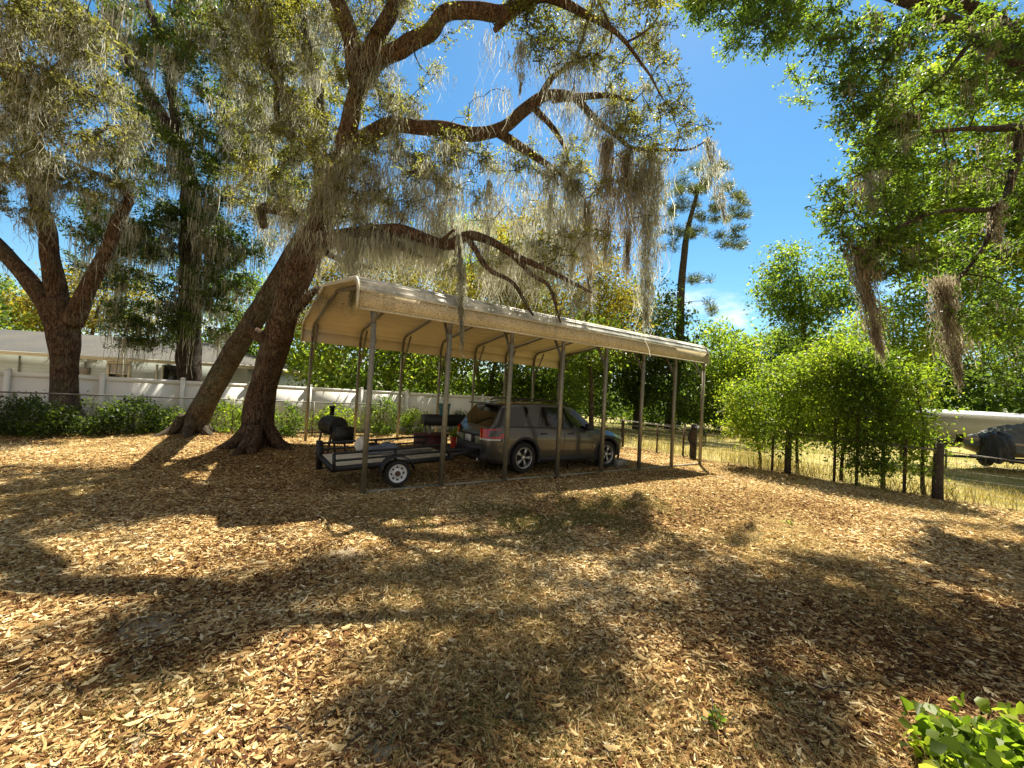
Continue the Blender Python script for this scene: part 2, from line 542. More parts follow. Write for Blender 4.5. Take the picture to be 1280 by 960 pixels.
mc2 = wn.new("ShaderNodeMix"); mc2.data_type = 'RGBA'; wl.new(m2.outputs[0], mc2.inputs[0]); wl.new(mc.outputs[2], mc2.inputs[6]); mc2.inputs[7].default_value = (2.75, 2.4, 2.05, 1)
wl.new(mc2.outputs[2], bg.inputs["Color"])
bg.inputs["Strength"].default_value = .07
sl = bpy.data.lights.new("sun", 'SUN'); sl.energy = 5.0; sl.angle = math.radians(.53); sl.color = (1, .92, .76)
so = bpy.data.objects.new("sun", sl); COL.objects.link(so)
so.rotation_euler = Vector(SUNV).to_track_quat('Z', 'Y').to_euler()
so.location = (5, 10, 40)
sc.view_settings.view_transform = 'Standard'; sc.view_settings.look = 'None'
sc.view_settings.exposure = 1.4; sc.view_settings.gamma = 1
sc.cycles.max_bounces = 6; sc.cycles.diffuse_bounces = 3; sc.cycles.glossy_bounces = 2; sc.cycles.transmission_bounces = 4
sc.cycles.caustics_reflective = False; sc.cycles.caustics_refractive = False
sc.cycles.use_denoising = True
sc.cycles.sample_clamp_indirect = 4

# ------------------------------------------------------------------ ground
def gh(x, y):
    """gentle relief of the yard"""
    z = .016 * np.sin(x * .9 + 1.2) * np.sin(y * 1.1) + .010 * np.sin(2.3 * x + .7 * y)
    for (bx, by, a, s) in ((-6.91, 11.32, .16, 1.0), (-9.9, 12.8, .22, 1.2), (-13.7, 12.7, .16, 1.1)):
        z = z + a * np.exp(-((x - bx) ** 2 + (y - by) ** 2) / (2 * s * s))
    return z - .012


xs = np.concatenate([-np.geomspace(900, 26, 14), np.linspace(-25, 25, 201), np.geomspace(26, 900, 14)])
ys = np.concatenate([-np.geomspace(300, 7, 8), np.linspace(-6, 30, 145), np.geomspace(31, 1500, 16)])
gx, gy = np.meshgrid(xs, ys)
gz = gh(gx, gy) * ((np.abs(gx) < 26) & (gy < 31) & (gy > -7))
g = mk('ground', np.stack([gx, gy, gz], -1).reshape(-1, 3), grid_faces(len(ys), len(xs)), MAT['ground'], smooth=True)
tag(g, kind='structure')


# ------------------------------------------------------------------ leaves, moss, trees
def rot_unit(n):
    v = rng.normal(size=(n, 3)); return v / np.linalg.norm(v, axis=1)[:, None]


def leaf_quads(C, A, N, L, W, fold=.18):
    """one folded rhombic leaf per row"""
    A = A / (np.linalg.norm(A, axis=1)[:, None] + 1e-9)
    Bv = np.cross(A, N); Bv /= np.linalg.norm(Bv, axis=1)[:, None] + 1e-9
    Nn = np.cross(Bv, A)
    L = np.asarray(L)[:, None]; W = np.asarray(W)[:, None]
    V = np.stack([C - A * L / 2, C + Bv * W / 2 + Nn * W * fold - A * L * .05, C + A * L / 2, C - Bv * W / 2 + Nn * W * fold - A * L * .05], 1)
    n = len(C)
    F = (np.arange(n)[:, None] * 4 + np.arange(4)[None])
    return V.reshape(-1, 3), F


def leaf_ovals(C, A, N, L, W, fold=.18, curl=.12):
    """six-pointed leaf folded on its midrib"""
    A = A / (np.linalg.norm(A, axis=1)[:, None] + 1e-9)
    Bv = np.cross(A, N); Bv /= np.linalg.norm(Bv, axis=1)[:, None] + 1e-9
    Nn = np.cross(Bv, A)
    L = np.asarray(L)[:, None]; W = np.asarray(W)[:, None]
    cu = curl * L * rng.normal(size=(len(C), 1))
    P = [C - A * L / 2 - Nn * cu, C - A * L * .18 + Bv * W * .5 + Nn * W * fold, C + A * L * .2 + Bv * W * .42 + Nn * W * fold, C + A * L / 2 - Nn * cu,
         C + A * L * .2 - Bv * W * .42 + Nn * W * fold, C - A * L * .18 - Bv * W * .5 + Nn * W * fold]
    V = np.stack(P, 1); n = len(C); i = np.arange(n)[:, None] * 6
    return V.reshape(-1, 3), np.concatenate([i + np.array([0, 1, 2, 3]), i + np.array([0, 3, 4, 5])])


def spray(centers, radius, twigs, per, L, W, flat=.6, droop=.25):
    """leaves set along short twigs that fan out from each centre; returns leaf arrays and the twig paths"""
    n = len(centers)
    c = np.repeat(centers, twigs, 0)
    d = rot_unit(n * twigs); d[:, 2] *= flat; d[:, 2] -= droop * rng.random(n * twigs)
    R = radius * rng.uniform(.5, 1.15, n * twigs)[:, None]
    tip = c + d * R
    k = len(c)
    s = rng.uniform(.25, 1.05, (k, per, 1))
    P = c[:, None] + (tip - c)[:, None] * s + rng.normal(size=(k, per, 3)) * (radius * .09)
    P = P.reshape(-1, 3)
    A = np.repeat(d, per, 0) + rng.normal(size=(k * per, 3)) * .7
    N = rng.normal(size=(k * per, 3)) * .55 + np.array([0, 0, 1.0])
    sz = rng.uniform(.65, 1.25, k * per)
    tv = np.clip(np.repeat(np.repeat(rng.normal(.45, .16, n), twigs), per) + rng.normal(0, .17, k * per), 0, 1)
    return (P, A, N, L * sz, W * sz, tv), (c, tip)


def make_leaves(name, parts, mat, parent, kind=None, oval=False):
    P, A, N, L, W, t = [np.concatenate(x) for x in zip(*parts)]
    V, F = (leaf_ovals if oval else leaf_quads)(P, A, N, L, W)
    o = mk(name, V, F, mat, parent, tint=np.repeat(t, 6 if oval else 4))
    if kind: o["kind"] = kind
    return o


def twig_mesh(b, segs, r=.006):
    c, tip = segs
    n = len(c)
    d = tip - c
    a = np.cross(d, np.array([.3, .2, .93])); a /= np.linalg.norm(a, axis=1)[:, None] + 1e-9
    e = np.cross(d, a); e /= np.linalg.norm(e, axis=1)[:, None] + 1e-9
    ring = [a, -.5 * a + .87 * e, -.5 * a - .87 * e]
    mid = (c + tip) / 2 + rng.normal(size=(n, 3)) * .06 * np.linalg.norm(d, axis=1)[:, None]
    V = np.stack([p + q * rr for p, rr in ((c, r), (mid, r * .75), (tip, r * .4)) for q in ring], 1).reshape(-1, 3)
    base = np.arange(n)[:, None, None] * 9
    f = []
    for lv in range(2):
        for k in range(3):
            f.append([lv * 3 + k, lv * 3 + (k + 1) % 3, lv * 3 + 3 + (k + 1) % 3, lv * 3 + 3 + k])
    b.add(V, (base + np.array(f)[None]).reshape(-1, 4))


def ribbons(S, L, w0=.012, segs=5, wave=.05, sway=None, w1=.25):
    """thin hanging strands from the points S, each L long"""
    n = len(S); k = segs + 1
    t = np.linspace(0, 1, k)[None]
    z = S[:, 2:3] - L[:, None] * t
    ph = rng.uniform(0, 6.28, (n, 4)); fr = rng.uniform(3, 9, (n, 2))
    amp = wave * np.minimum(L, 1.2)[:, None] * t
    ox = amp * np.sin(fr[:, :1] * t + ph[:, :1]) + (0 if sway is None else sway[0] * t ** 1.3 * L[:, None])
    oy = amp * np.sin(fr[:, 1:] * t + ph[:, 1:2]) + (0 if sway is None else sway[1] * t ** 1.3 * L[:, None])
    ya = ph[:, 2:3] + 1.5 * t * np.sin(ph[:, 3:4])
    wv = w0 * rng.uniform(.6, 1.4, (n, 1)) * (1 - (1 - w1) * t ** 1.5) * (1 + .35 * np.sin(23 * t + ph[:, 3:4]))
    C = np.stack([S[:, :1] + ox, S[:, 1:2] + oy, z], -1)
    D = np.stack([np.cos(ya) * wv, np.sin(ya) * wv, 0 * wv], -1)
    V = np.stack([C - D, C + D], 2).reshape(-1, 3)
    base = (np.arange(n) * k * 2)[:, None, None]
    f = np.array([[2 * i, 2 * i + 1, 2 * i + 3, 2 * i + 2] for i in range(segs)])[None]
    tint = np.repeat(np.clip(rng.normal(.5, .22, n), 0, 1), k * 2)
    return V, (base + f).reshape(-1, 4), tint


def moss_clumps(P, Lm, strands, spread=.14, **kw):
    """tapering clumps: many strands from around each point, a few of them long"""
    n = len(P)
    S = np.repeat(P, strands, 0).astype(float)
    S += rng.normal(size=S.shape) * np.array([spread, spread, .04])
    L = np.repeat(Lm, strands) * (.12 + .88 * rng.random(n * strands) ** 1.9)
    return S, L


def make_moss(name, SL, mat, parent, kind='stuff', **kw):
    S = np.concatenate([a for a, _ in SL]); L = np.concatenate([b for _, b in SL])
    V, F, t = ribbons(S, L, **kw)
    o = mk(name, V, F, mat, parent, tint=t)
    if kind: o["kind"] = kind
    return o


def shaggy(p, L, n, sd, sw=(0, 0)):
    """one ragged rope of moss: short strands all down a wandering core, widest a third of the way down"""
    u = rng.random(n) ** 1.25 * .88
    ph = rng.uniform(0, 6.28, 4)
    wid = sd * (.45 + 1.0 * np.exp(-((u - .35) / .3) ** 2)) * (1 + .45 * np.sin(9 * u + ph[0]) + .3 * np.sin(21 * u + ph[3])) * (1 - .55 * u)
    core = np.stack([sw[0] * u * L * .9 + .07 * np.sin(4 * u + ph[1]) * u, sw[1] * u * L * .9 + .07 * np.sin(5 * u + ph[2]) * u, -u * L], -1)
    S = p + core + rng.normal(size=(n, 3)) * wid[:, None] * np.array([1, 1, .3])
    return S, L * np.clip(rng.gamma(2.0, .055, n), .03, .38) * (1.05 - .5 * u)


class Tree:
    def __init__(s, name, label, cat, base, group=None):
        s.root = thing(name, label, cat, tuple(base), group=group)
        s.wood, s.fine = B(), B()
        s.N, s.R = np.zeros((0, 3)), np.zeros(0)
        s.leaves = []; s.moss = []; s.big = []

    def limb(s, pts, sides=16, step=.14, wob=.10, wig=0.0):
        P = np.array([at(a, b, c) for a, b, c, d in pts]); R = np.array([d for *_, d in pts], float)
        return s.limb_w(P, R, sides, step, wob, wig)

    def limb_w(s, P, R, sides=16, step=.14, wob=.10, wig=0.0):
        P, R = smooth_path(P, R, step)
        if wig:
            n = len(P); k = np.arange(n) * step
            for f in (1.1, 2.7, 5.1):
                ph = rng.uniform(0, 6.28, 3)
                P = P + wig / f * np.sin(k[:, None] * f + ph[None]) * np.minimum(1, k / .6)[:, None]
        s.wood.tube(P, R, sides, True, wob)
        s.N = np.vstack([s.N, P]); s.R = np.concatenate([s.R, R])
        return P, R

    def roots(s, c, r, n=6, reach=.75, z=.0):
        a0 = rng.uniform(0, 6.28)
        for k in range(n):
            a = a0 + k * 6.283 / n + rng.normal() * .2; d = np.array([math.cos(a), math.sin(a), 0]); e = np.array([-d[1], d[0], 0]); L = r + reach * rng.uniform(.55, 1.1); b_ = rng.normal() * .18
            P, R = smooth_path([c + d * r * .45 + [0, 0, .62 + z], c + d * r * .85 + [0, 0, .26 + z], c + d * (r + .25 * reach) + e * b_ * .4 + [0, 0, .09 + z], c + d * L + e * b_ + [0, 0, -.07 + z]], [r * .30, r * .34, r * .26, r * .10], .08)
            s.wood.tube(P, R, 9, True, .12)

    def attach(s, T, r_max=.05, min_r=.012, gnarl=.16, thick=1.0):
        """grow a crooked branch from the nearest wood to every target, nearest first"""
        T = np.asarray(T, float)
        d0 = np.array([np.min(np.linalg.norm(s.N - t, axis=1)) for t in T])
        for i in np.argsort(d0):
            t = T[i]
            cost = np.linalg.norm(s.N - t, axis=1) + .6 * np.maximum(0, s.N[:, 2] - t[2]) * .3
            j = int(np.argmin(cost)); p = s.N[j]; L = np.linalg.norm(t - p)
            if L < .1: continue
            r0 = min(s.R[j] * .7, thick * (.010 + .014 * L), r_max); r0 = max(r0, min_r)
            n = max(4, int(L / .16))
            u = np.linspace(0, 1, n)
            off = rng.normal(size=3) * gnarl * L; off[2] = abs(off[2]) * .6
            path = p + (t - p) * u[:, None] + off * (np.sin(math.pi * u))[:, None]
            for f in (2.2, 4.7, 9.0):
                ph = rng.uniform(0, 6.28, 3)
                path = path + gnarl * .42 * min(L, 1.6) / f * (np.sin(f * u[:, None] * max(1, L) + ph) - np.sin(ph)) * (u * (1 - u * .8))[:, None]
            r = r0 + (.006 - r0) * u ** .8
            s.fine.tube(path, r, 5 if r0 > .025 else 4, False)
            s.N = np.vstack([s.N, path[1:]]); s.R = np.concatenate([s.R, r[1:]])

    def px_targets(s, blobs):
        out = []
        for (cx, cy, rx, ry, y0, y1, n) in blobs:
            a = rng.uniform(0, 6.28, n); q = np.sqrt(rng.random(n))
            for x, y, yy in zip(cx + rx * q * np.cos(a), cy + ry * q * np.sin(a), rng.uniform(y0, y1, n)):
                out.append(at(x, y, yy))
        return np.array(out)

    def finish(s, bark, leafmat, mossmat=None, moss_kw={}, trunk='trunk'):
        if s.fine.n:
            for v in s.fine.F: s.wood.F.append(v + s.wood.n)
            s.wood.V += s.fine.V; s.wood.n += s.fine.n
        s.wood.mk(trunk, bark, s.root, smooth=True)
        if s.leaves: make_leaves('crown', s.leaves, leafmat, s.root)
        if s.moss: make_moss('hanging_moss', s.moss, mossmat or MAT['moss'], s.root, **moss_kw)
        for S, L, mt, kw in s.big:
            V, F, t = ribbons(S, L, **kw)
            o = mk('moss_fronds', V, F, mt, s.root, tint=t)


def ell(c, r, n, shell=.0):
    v = rot_unit(n); q = (shell + (1 - shell) * rng.random(n)) ** (1 / 3)
    return np.array(c) + v * q[:, None] * np.array(r)


def vnoise(x, y, s, seed):
    r_ = np.random.default_rng(seed); v = np.zeros_like(x)
    for k in range(9):
        a = r_.uniform(0, 6.28); f = s * r_.uniform(.5, 2.0); v += np.sin((x * math.cos(a) + y * math.sin(a)) * f + r_.uniform(0, 6.28)) / 3
    return v


def in_poly(P, poly):
    x, y = P[:, 0], P[:, 1]; inside = np.zeros(len(P), bool)
    q = np.asarray(poly, float); j = len(q) - 1
    for i in range(len(q)):
        c = ((q[i, 1] > y) != (q[j, 1] > y)) & (x < (q[j, 0] - q[i, 0]) * (y - q[i, 1]) / (q[j, 1] - q[i, 1] + 1e-12) + q[i, 0])
        inside ^= c; j = i
    return inside


# sunlit glades of the yard (photo pixels -> ground): crown clumps that would shade them are thinned out
GLADES = [[(100, 690), (430, 640), (560, 690), (430, 800), (250, 820), (120, 800)], [(1110, 840), (1280, 840), (1280, 960), (1100, 960)], [(560, 720), (660, 690), (760, 690), (830, 640), (900, 600), (1010, 640), (1130, 670), (1010, 690), (880, 690), (830, 760), (800, 800), (640, 790), (520, 790), (440, 790), (480, 740)],
          [(0, 905), (60, 890), (190, 960), (0, 960)], [(190, 830), (330, 800), (400, 830), (380, 960), (250, 960)],
          [(800, 870), (960, 880), (990, 960), (840, 960)],
          [(190, 650), (240, 630), (300, 640), (300, 680), (240, 690)], [(420, 650), (560, 650), (520, 690), (420, 700)],
          [(0, 690), (120, 660), (190, 690), (60, 790), (0, 800)]]
GLADES = [np.array([gr(*p)[:2] for p in g]) for g in GLADES]


def keep_glades(T, p_drop=.93, only_hidden=True):
    s = T[:, :2] - SH[None] * T[:, 2:3]
    hit = np.zeros(len(T), bool)
    for g in GLADES: hit |= in_poly(s, g)
    px, dep = to_px(T)
    vis = (px[:, 1] > -15) & (px[:, 1] < 960) & (px[:, 0] > -20) & (px[:, 0] < 1300) & (dep > 0)
    drop = hit & (rng.random(len(T)) < p_drop)
    if only_hidden: drop &= ~vis
    return T[~drop]


def shade_targets(poly, h0, h1, n):
    """crown clumps placed, mostly out of view, to cast shade on a patch of ground (photo pixels)"""
    q = np.array([gr(*p)[:2] for p in poly]); lo, hi = q.min(0), q.max(0)
    out = []
    while len(out) < n:
        c = rng.uniform(lo, hi, (64, 2))
        for p in c[in_poly(c, q)]:
            h = rng.uniform(h0, h1); out.append([*(p + SH * h), h])
    return np.array(out[:n])


MAIN_SHADE = [([(480, 815), (640, 800), (800, 815), (840, 860), (800, 960), (420, 960)], 10.5, 14, 17),
              ([(0, 800), (180, 770), (330, 720), (420, 790), (260, 830), (180, 940), (60, 880), (0, 890)], 11, 14.5, 17),
              ([(250, 700), (430, 690), (560, 720), (480, 790), (330, 790)], 10.5, 13.5, 1),
              ([(600, 640), (800, 615), (800, 670), (640, 700), (520, 690)], 10.5, 12.5, 1)]
RIGHT_SHADE = [([(830, 750), (930, 700), (1060, 700), (1280, 720), (1280, 840), (1130, 830), (1000, 830), (860, 840)], 13.0, 16, 46),
               ([(980, 860), (1110, 850), (1110, 960), (1010, 960)], 13, 16, 4),
               ([(1010, 640), (1280, 660), (1280, 690), (1120, 680)], 13, 16, 3)]

# ---- the forked live oak beside the carport
oak = Tree('live_oak', 'large forked live oak with reddish bark beside the left end of the beige carport', 'oak tree', gr(320, 563))
oak.roots(gr(321, 565), .52, 7, .6, .06)
oak.limb([(321, 574, 11.3, 0.636), (321, 560, 11.3, 0.464), (322, 535, 11.3, 0.378), (325, 505, 11.3, 0.344), (335, 465, 11.25, 0.331), (350, 410, 11.1, 0.344), (370, 352, 10.9, 0.344), (392, 305, 10.75, 0.327), (412, 255, 10.6, 0.275), (425, 205, 10.5, 0.241), (440, 140, 10.3, 0.224), (452, 95, 10.1, 0.215)], 26, .12, .10)
oak.limb([(447, 112, 10.15, 0.215), (470, 78, 10.1, 0.224), (505, 58, 10.0, 0.206), (540, 45, 9.9, 0.189), (562, 14, 9.8, 0.181), (600, 5, 9.8, 0.172), (640, 12, 9.8, 0.155), (680, -5, 9.7, 0.129), (720, 15, 9.6, 0.09), (770, 50, 9.5, 0.05), (805, 82, 9.5, 0.03), (835, 120, 9.5, 0.012)], 18, .1, .13, .09)
oak.limb([(449, 105, 10.15, .24), (432, 35, 10.0, .20), (415, -30, 9.8, .17), (430, -100, 9.4, .13), (500, -180, 9.0, .10), (600, -230, 8.6, .07)], 16, .12, .1, .05)
oak.limb([(640, 8, 9.75, .15), (632, 22, 9.7, .12), (618, 38, 9.7, .06)], 10, .08)
oak.limb([(395, 312, 10.7, 0.211), (425, 297, 10.3, 0.185), (470, 288, 10.0, 0.167), (510, 292, 9.8, 0.150), (555, 305, 9.6, 0.132), (585, 293, 9.45, 0.114), (615, 302, 9.3, 0.097), (650, 322, 9.2, 0.079), (690, 340, 9.0, 0.053), (740, 368, 8.9, 0.026)], 14, .1, .12, .04)
oak.limb([(583, 296, 9.4, .08), (610, 335, 9.3, .06), (640, 355, 9.2, .045), (668, 395, 9.2, .025)], 8, .1, .1, .05)
oak.limb([(640, 318, 9.2, .07), (668, 345, 9.1, .05), (690, 360, 9.05, .04), (700, 400, 9.0, .02)], 8, .1, .1, .05)
oak.limb([(470, 292, 10.0, .11), (500, 308, 9.9, .09), (525, 322, 9.9, .05)], 8, .1, .1, .02)
oak.limb([(425, 205, 10.5, 0.202), (468, 168, 10.6, 0.193), (510, 155, 10.7, 0.185), (560, 155, 10.8, 0.176), (620, 162, 10.9, 0.168), (650, 138, 10.9, 0.151), (690, 124, 10.9, 0.126), (722, 132, 10.9, 0.101), (760, 158, 10.9, 0.076), (800, 180, 10.9, 0.055), (850, 183, 10.8, 0.034), (885, 168, 10.7, 0.013)], 16, .1, .13, .10)
oak.limb([(622, 165, 10.9, .14), (648, 185, 10.9, .11), (690, 210, 10.9, .08), (715, 225, 10.9, .055), (742, 265, 10.9, .02)], 10, .1, .1, .05)
oak.limb([(672, 130, 10.9, .11), (690, 100, 10.8, .08), (715, 75, 10.7, .055), (735, 20, 10.5, .035)], 8, .1, .1, .05)
oak.limb([(690, 124, 10.9, .11), (740, 118, 10.8, .08), (790, 130, 10.7, .04)], 8, .1, .1, .05)
oak.limb([(668, 135, 10.9, .09), (690, 160, 10.9, .07), (705, 190, 10.9, .05), (712, 225, 10.9, .03)], 8, .1, .1, .05)
oak.limb([(410, 318, 10.6, .08), (440, 330, 10.3, .05), (472, 336, 10.2, .02)], 8, .1, .1, .02)
oak.limb([(345, 428, 11.1, .26), (322, 420, 10.95, .16), (312, 410, 10.9, .12), (309, 400, 10.9, .09)], 12, .08, .15)
oak.limb([(372, 385, 10.9, .15), (392, 364, 10.85, .09), (412, 357, 11.3, .06), (440, 345, 11.8, .03)], 9, .1)
oak.limb([(452, 98, 10.1, .2), (520, -40, 9.6, .15), (600, -150, 9.2, .11), (700, -260, 9, .07)], 12, .15, .1, .08)
T = oak.px_targets([(530, 150, 62, 75, 10, 11.6, 60), (430, 150, 60, 70, 9.8, 11, 40), (480, 215, 90, 40, 9.4, 10.6, 56), (500, 15, 100, 45, 9.4, 10.8, 34),
                    (740, 35, 95, 50, 9.6, 11, 110), (800, 110, 55, 65, 10, 11.4, 95), (848, 160, 34, 36, 10.2, 11, 34),
                    (690, 50, 50, 40, 9.6, 10.6, 18), (690, 195, 60, 30, 10.4, 11.4, 20), (770, 205, 75, 40, 10.4, 11.2, 34), (600, 215, 60, 35, 10.2, 11.2, 20),
                    (640, 335, 80, 35, 9.4, 10.4, 26), (720, 330, 50, 60, 9.4, 10.4, 14), (450, 260, 60, 30, 9.8, 10.8, 26), (375, 215, 50, 60, 10.5, 11.5, 26)])
T = keep_glades(T, .6, False)
T2 = np.vstack([keep_glades(ell((-5, 9.0, 12.5), (3, 3, 1.5), 22), .85, False)] + [shade_targets(*a) for a in MAIN_SHADE])
oak.attach(np.vstack([T, T2]), .09, gnarl=.22, thick=1.5)
lv, tws = spray(T, .46, 9, 10, .085, .033); oak.leaves.append(lv); twig_mesh(oak.fine, tws, .006)
lv, tws = spray(T2, .75, 12, 22, .10, .045); oak.leaves.append(lv); twig_mesh(oak.fine, tws, .008)
px, dep = to_px(oak.N)
ok = (oak.N[:, 2] > 3.4) & (oak.R < .2) & (px[:, 1] > -60)
cand = oak.N[ok]
cand = keep_glades(cand, .8, False)
cand = cand[rng.permutation(len(cand))[:430]]
oak.moss.append(moss_clumps(cand, rng.uniform(.3, 1.15, len(cand)), 34, .13))
Tm = oak.px_targets([(470, 250, 120, 60, 9.8, 10.9, 46), (600, 240, 90, 60, 10.2, 11.2, 26), (700, 250, 80, 60, 10.5, 11.2, 26), (780, 240, 60, 50, 10.5, 11.1, 24), (640, 300, 120, 45, 10, 11, 44), (520, 290, 60, 40, 9.8, 10.8, 20), (430, 60, 60, 60, 9.6, 10.6, 22), (620, 90, 70, 60, 9.8, 10.6, 16), (760, 90, 90, 70, 9.8, 11, 40)])
Tm = keep_glades(Tm, .75, False)
oak.attach(Tm, .05, gnarl=.24)
oak.moss.append(moss_clumps(Tm, rng.uniform(.4, 1.5, len(Tm)), 40, .16))
# the curtain of moss that hangs off the low limb over the roof, and from the trunk fork
S = np.array([at(x, y + rng.uniform(-8, 10), Y) for x, y, Y in zip(rng.uniform(425, 560, 90), np.interp(np.linspace(425, 560, 90), [425, 560], [295, 300]), rng.uniform(9.5, 10.3, 90))])
oak.moss.append(moss_clumps(S, rng.uniform(.6, 1.55, 90), 30, .12))
S = np.array([at(rng.uniform(400, 580), rng.uniform(170, 260), rng.uniform(9.6, 10.8)) for _ in range(70)])
oak.moss.append(moss_clumps(S, rng.uniform(.5, 1.4, 70), 28, .13))
oak.limb([(548, 303, 9.65, .06), (558, 296, 8.9, .04), (567, 288, 8.3, .03), (574, 292, 8.0, .02)], 7, .08)
for (x, y, Y, L, n, sd, mt, sw) in [(783, 185, 10.9, 3.7, 330, .20, 'moss_brown', (.05, 0)), (806, 205, 10.8, 4.6, 420, .19, 'moss', (.08, 0)), (758, 170, 10.9, 3.6, 300, .17, 'moss_brown', (.06, 0)), (715, 225, 10.9, 3.2, 260, .15, 'moss', (.05, 0)), (735, 250, 10.9, 3.0, 240, .15, 'moss_brown', (.05, 0)),
                                    (690, 210, 10.9, 2.2, 200, .12, 'moss', (0, 0)), (612, 225, 10.6, 2.2, 200, .12, 'moss', (0, 0)), (555, 215, 10.5, 1.7, 180, .15, 'moss', (0, 0)), (822, 190, 10.8, 2.2, 200, .14, 'moss', (.05, 0)), (573, 288, 8.0, 2.45, 170, .035, 'moss', (.13, 0)),
                                    (652, 50, 9.7, 1.4, 160, .11, 'moss', (0, 0)), (400, 285, 10.5, 1.4, 140, .07, 'moss', (.1, 0)), (445, 290, 10.2, 2.0, 220, .10, 'moss', (0, 0)), (884, 172, 10.7, 2.4, 150, .13, 'moss', (.28, 0))]:
    oak.big.append(shaggy(at(x, y, Y), L, n * 4, sd, sw) + (MAT[mt], dict(w0=.009, segs=5, wave=.16, sway=sw, w1=.3)))
oak.finish(MAT['bark_red'], MAT['oak_leaf'], moss_kw=dict(w0=.0068, segs=7, wave=.15))

# ---- the leaning oak behind it
lean = Tree('live_oak', 'smooth leaning live oak whose single trunk slants right behind the forked oak', 'oak tree', gr(237, 548))
lean.roots(gr(237, 549), .46, 6, .6, .1)
lean.limb([(230, 558, 12.8, 0.592), (238, 542, 12.8, 0.400), (250, 515, 12.75, 0.322), (272, 475, 12.6, 0.300), (302, 425, 12.4, 0.283), (335, 370, 12.2, 0.270), (368, 315, 12.0, 0.252), (392, 270, 11.8, 0.235), (405, 225, 11.5, 0.209), (388, 170, 11.2, 0.174), (352, 110, 11.0, 0.148), (330, 40, 10.8, 0.113), (340, -40, 10.6, 0.087)], 24, .12, .06)
lean.limb([(392, 272, 11.8, .18), (350, 262, 11.5, .15), (328, 262, 11.4, .13), (330, 284, 11.35, .10)], 12, .1)
lean.limb([(405, 225, 11.5, .2), (398, 120, 11.5, .15), (380, 40, 11.3, .12), (372, -60, 11, .09), (330, -150, 10.6, .06)], 12, .12, .1, .05)
lean.limb([(384, 165, 11.2, .1), (350, 150, 11.1, .08), (345, 95, 11, .07), (320, 20, 10.9, .06), (300, 12, 10.9, .04)], 9, .12, .1, .04)
T = lean.px_targets([(345, 130, 75, 90, 10.3, 12, 74), (365, 30, 75, 50, 10, 11.5, 54), (330, 225, 50, 40, 11, 12, 26), (300, 40, 50, 50, 10.5, 11.5, 24)])
T2 = keep_glades(ell((-6.5, 9.5, 13), (3.5, 3, 1.8), 24))
lean.attach(np.vstack([T, T2]), .06)
lv, tws = spray(T, .45, 9, 12, .085, .036); lean.leaves.append(lv); twig_mesh(lean.fine, tws)
lv, tws = spray(T2, .7, 10, 16, .10, .05); lean.leaves.append(lv); twig_mesh(lean.fine, tws)
px, dep = to_px(lean.N); ok = (lean.N[:, 2] > 3.4) & (lean.R < .2) & (px[:, 1] > -60)
cand = lean.N[ok]; cand = cand[rng.permutation(len(cand))[:195]]
lean.moss.append(moss_clumps(cand, rng.uniform(.4, 1.5, len(cand)), 36, .15))
S = np.array([at(rng.uniform(325, 420), rng.uniform(240, 320), rng.uniform(11.2, 12)) for _ in range(22)])
lean.moss.append(moss_clumps(S, rng.uniform(.5, 1.4, 22), 36, .1))
lean.finish(MAT['bark_brown'], MAT['oak_leaf'], moss_kw=dict(w0=.0085, segs=7, wave=.16))

# ---- the three-limbed oak at the left
lo = Tree('live_oak', 'live oak splitting into three limbs in front of the pale siding house', 'oak tree', gr(80, 540))
lo.roots(gr(80, 541), .5, 7, .6, .06)
lo.limb([(80, 549, 12.7, 0.666), (80, 537, 12.7, 0.468), (82, 515, 12.7, 0.360), (81, 470, 12.7, 0.324), (80, 430, 12.7, 0.351), (77, 394, 12.7, 0.396), (73, 372, 12.7, 0.270)], 24, .12, .10)
lo.limb([(66, 398, 12.7, .28), (42, 357, 12.5, .23), (5, 315, 12.3, .20), (-40, 270, 12, .17), (-90, 200, 11.5, .15), (-100, 100, 11, .1)], 16, .12, .08)
lo.limb([(73, 392, 12.7, .28), (68, 330, 12.6, .22), (58, 275, 12.5, .20), (45, 235, 12.3, .21), (40, 190, 12, .19), (25, 150, 11.5, .18), (15, 90, 11, .15), (30, 20, 10.5, .12), (70, -40, 10, .08)], 16, .12, .1, .06)
lo.limb([(88, 405, 12.7, .28), (110, 360, 12.7, .21), (130, 320, 12.7, .19), (150, 270, 12.7, .17), (162, 246, 12.7, .13), (142, 228, 12.7, .08), (112, 213, 12.6, .06), (85, 200, 12.4, .03)], 16, .12, .08)
lo.limb([(25, 150, 11.5, .12), (70, 90, 10.5, .09), (120, 40, 9.5, .06)], 9, .12, .1, .06)
T = lo.px_targets([(60, 60, 80, 70, 8.5, 11, 90), (20, 160, 50, 60, 9.5, 12, 40), (100, 130, 50, 50, 9.5, 11.5, 34), (115, 215, 60, 40, 11.5, 12.8, 34), (25, 240, 50, 45, 11, 12.5, 34), (140, 150, 40, 40, 11, 12.6, 20)])
T2 = keep_glades(np.vstack([ell((-10, 8.5, 11.5), (4, 3, 2), 26), ell((-7, 7.2, 12), (3, 2.5, 1.5), 8)]))
lo.attach(np.vstack([T, T2]), .06)
lv, tws = spray(T, .45, 9, 13, .10, .040); lo.leaves.append(lv); twig_mesh(lo.fine, tws)
lv, tws = spray(T2, .7, 10, 16, .11, .05); lo.leaves.append(lv); twig_mesh(lo.fine, tws)
px, dep = to_px(lo.N); ok = (lo.N[:, 2] > 3.8) & (lo.R < .22) & (px[:, 1] > -60) & (px[:, 0] > -60)
cand = lo.N[ok]; cand = cand[rng.permutation(len(cand))[:215]]
lo.moss.append(moss_clumps(cand, rng.uniform(.4, 1.5, len(cand)), 36, .14))
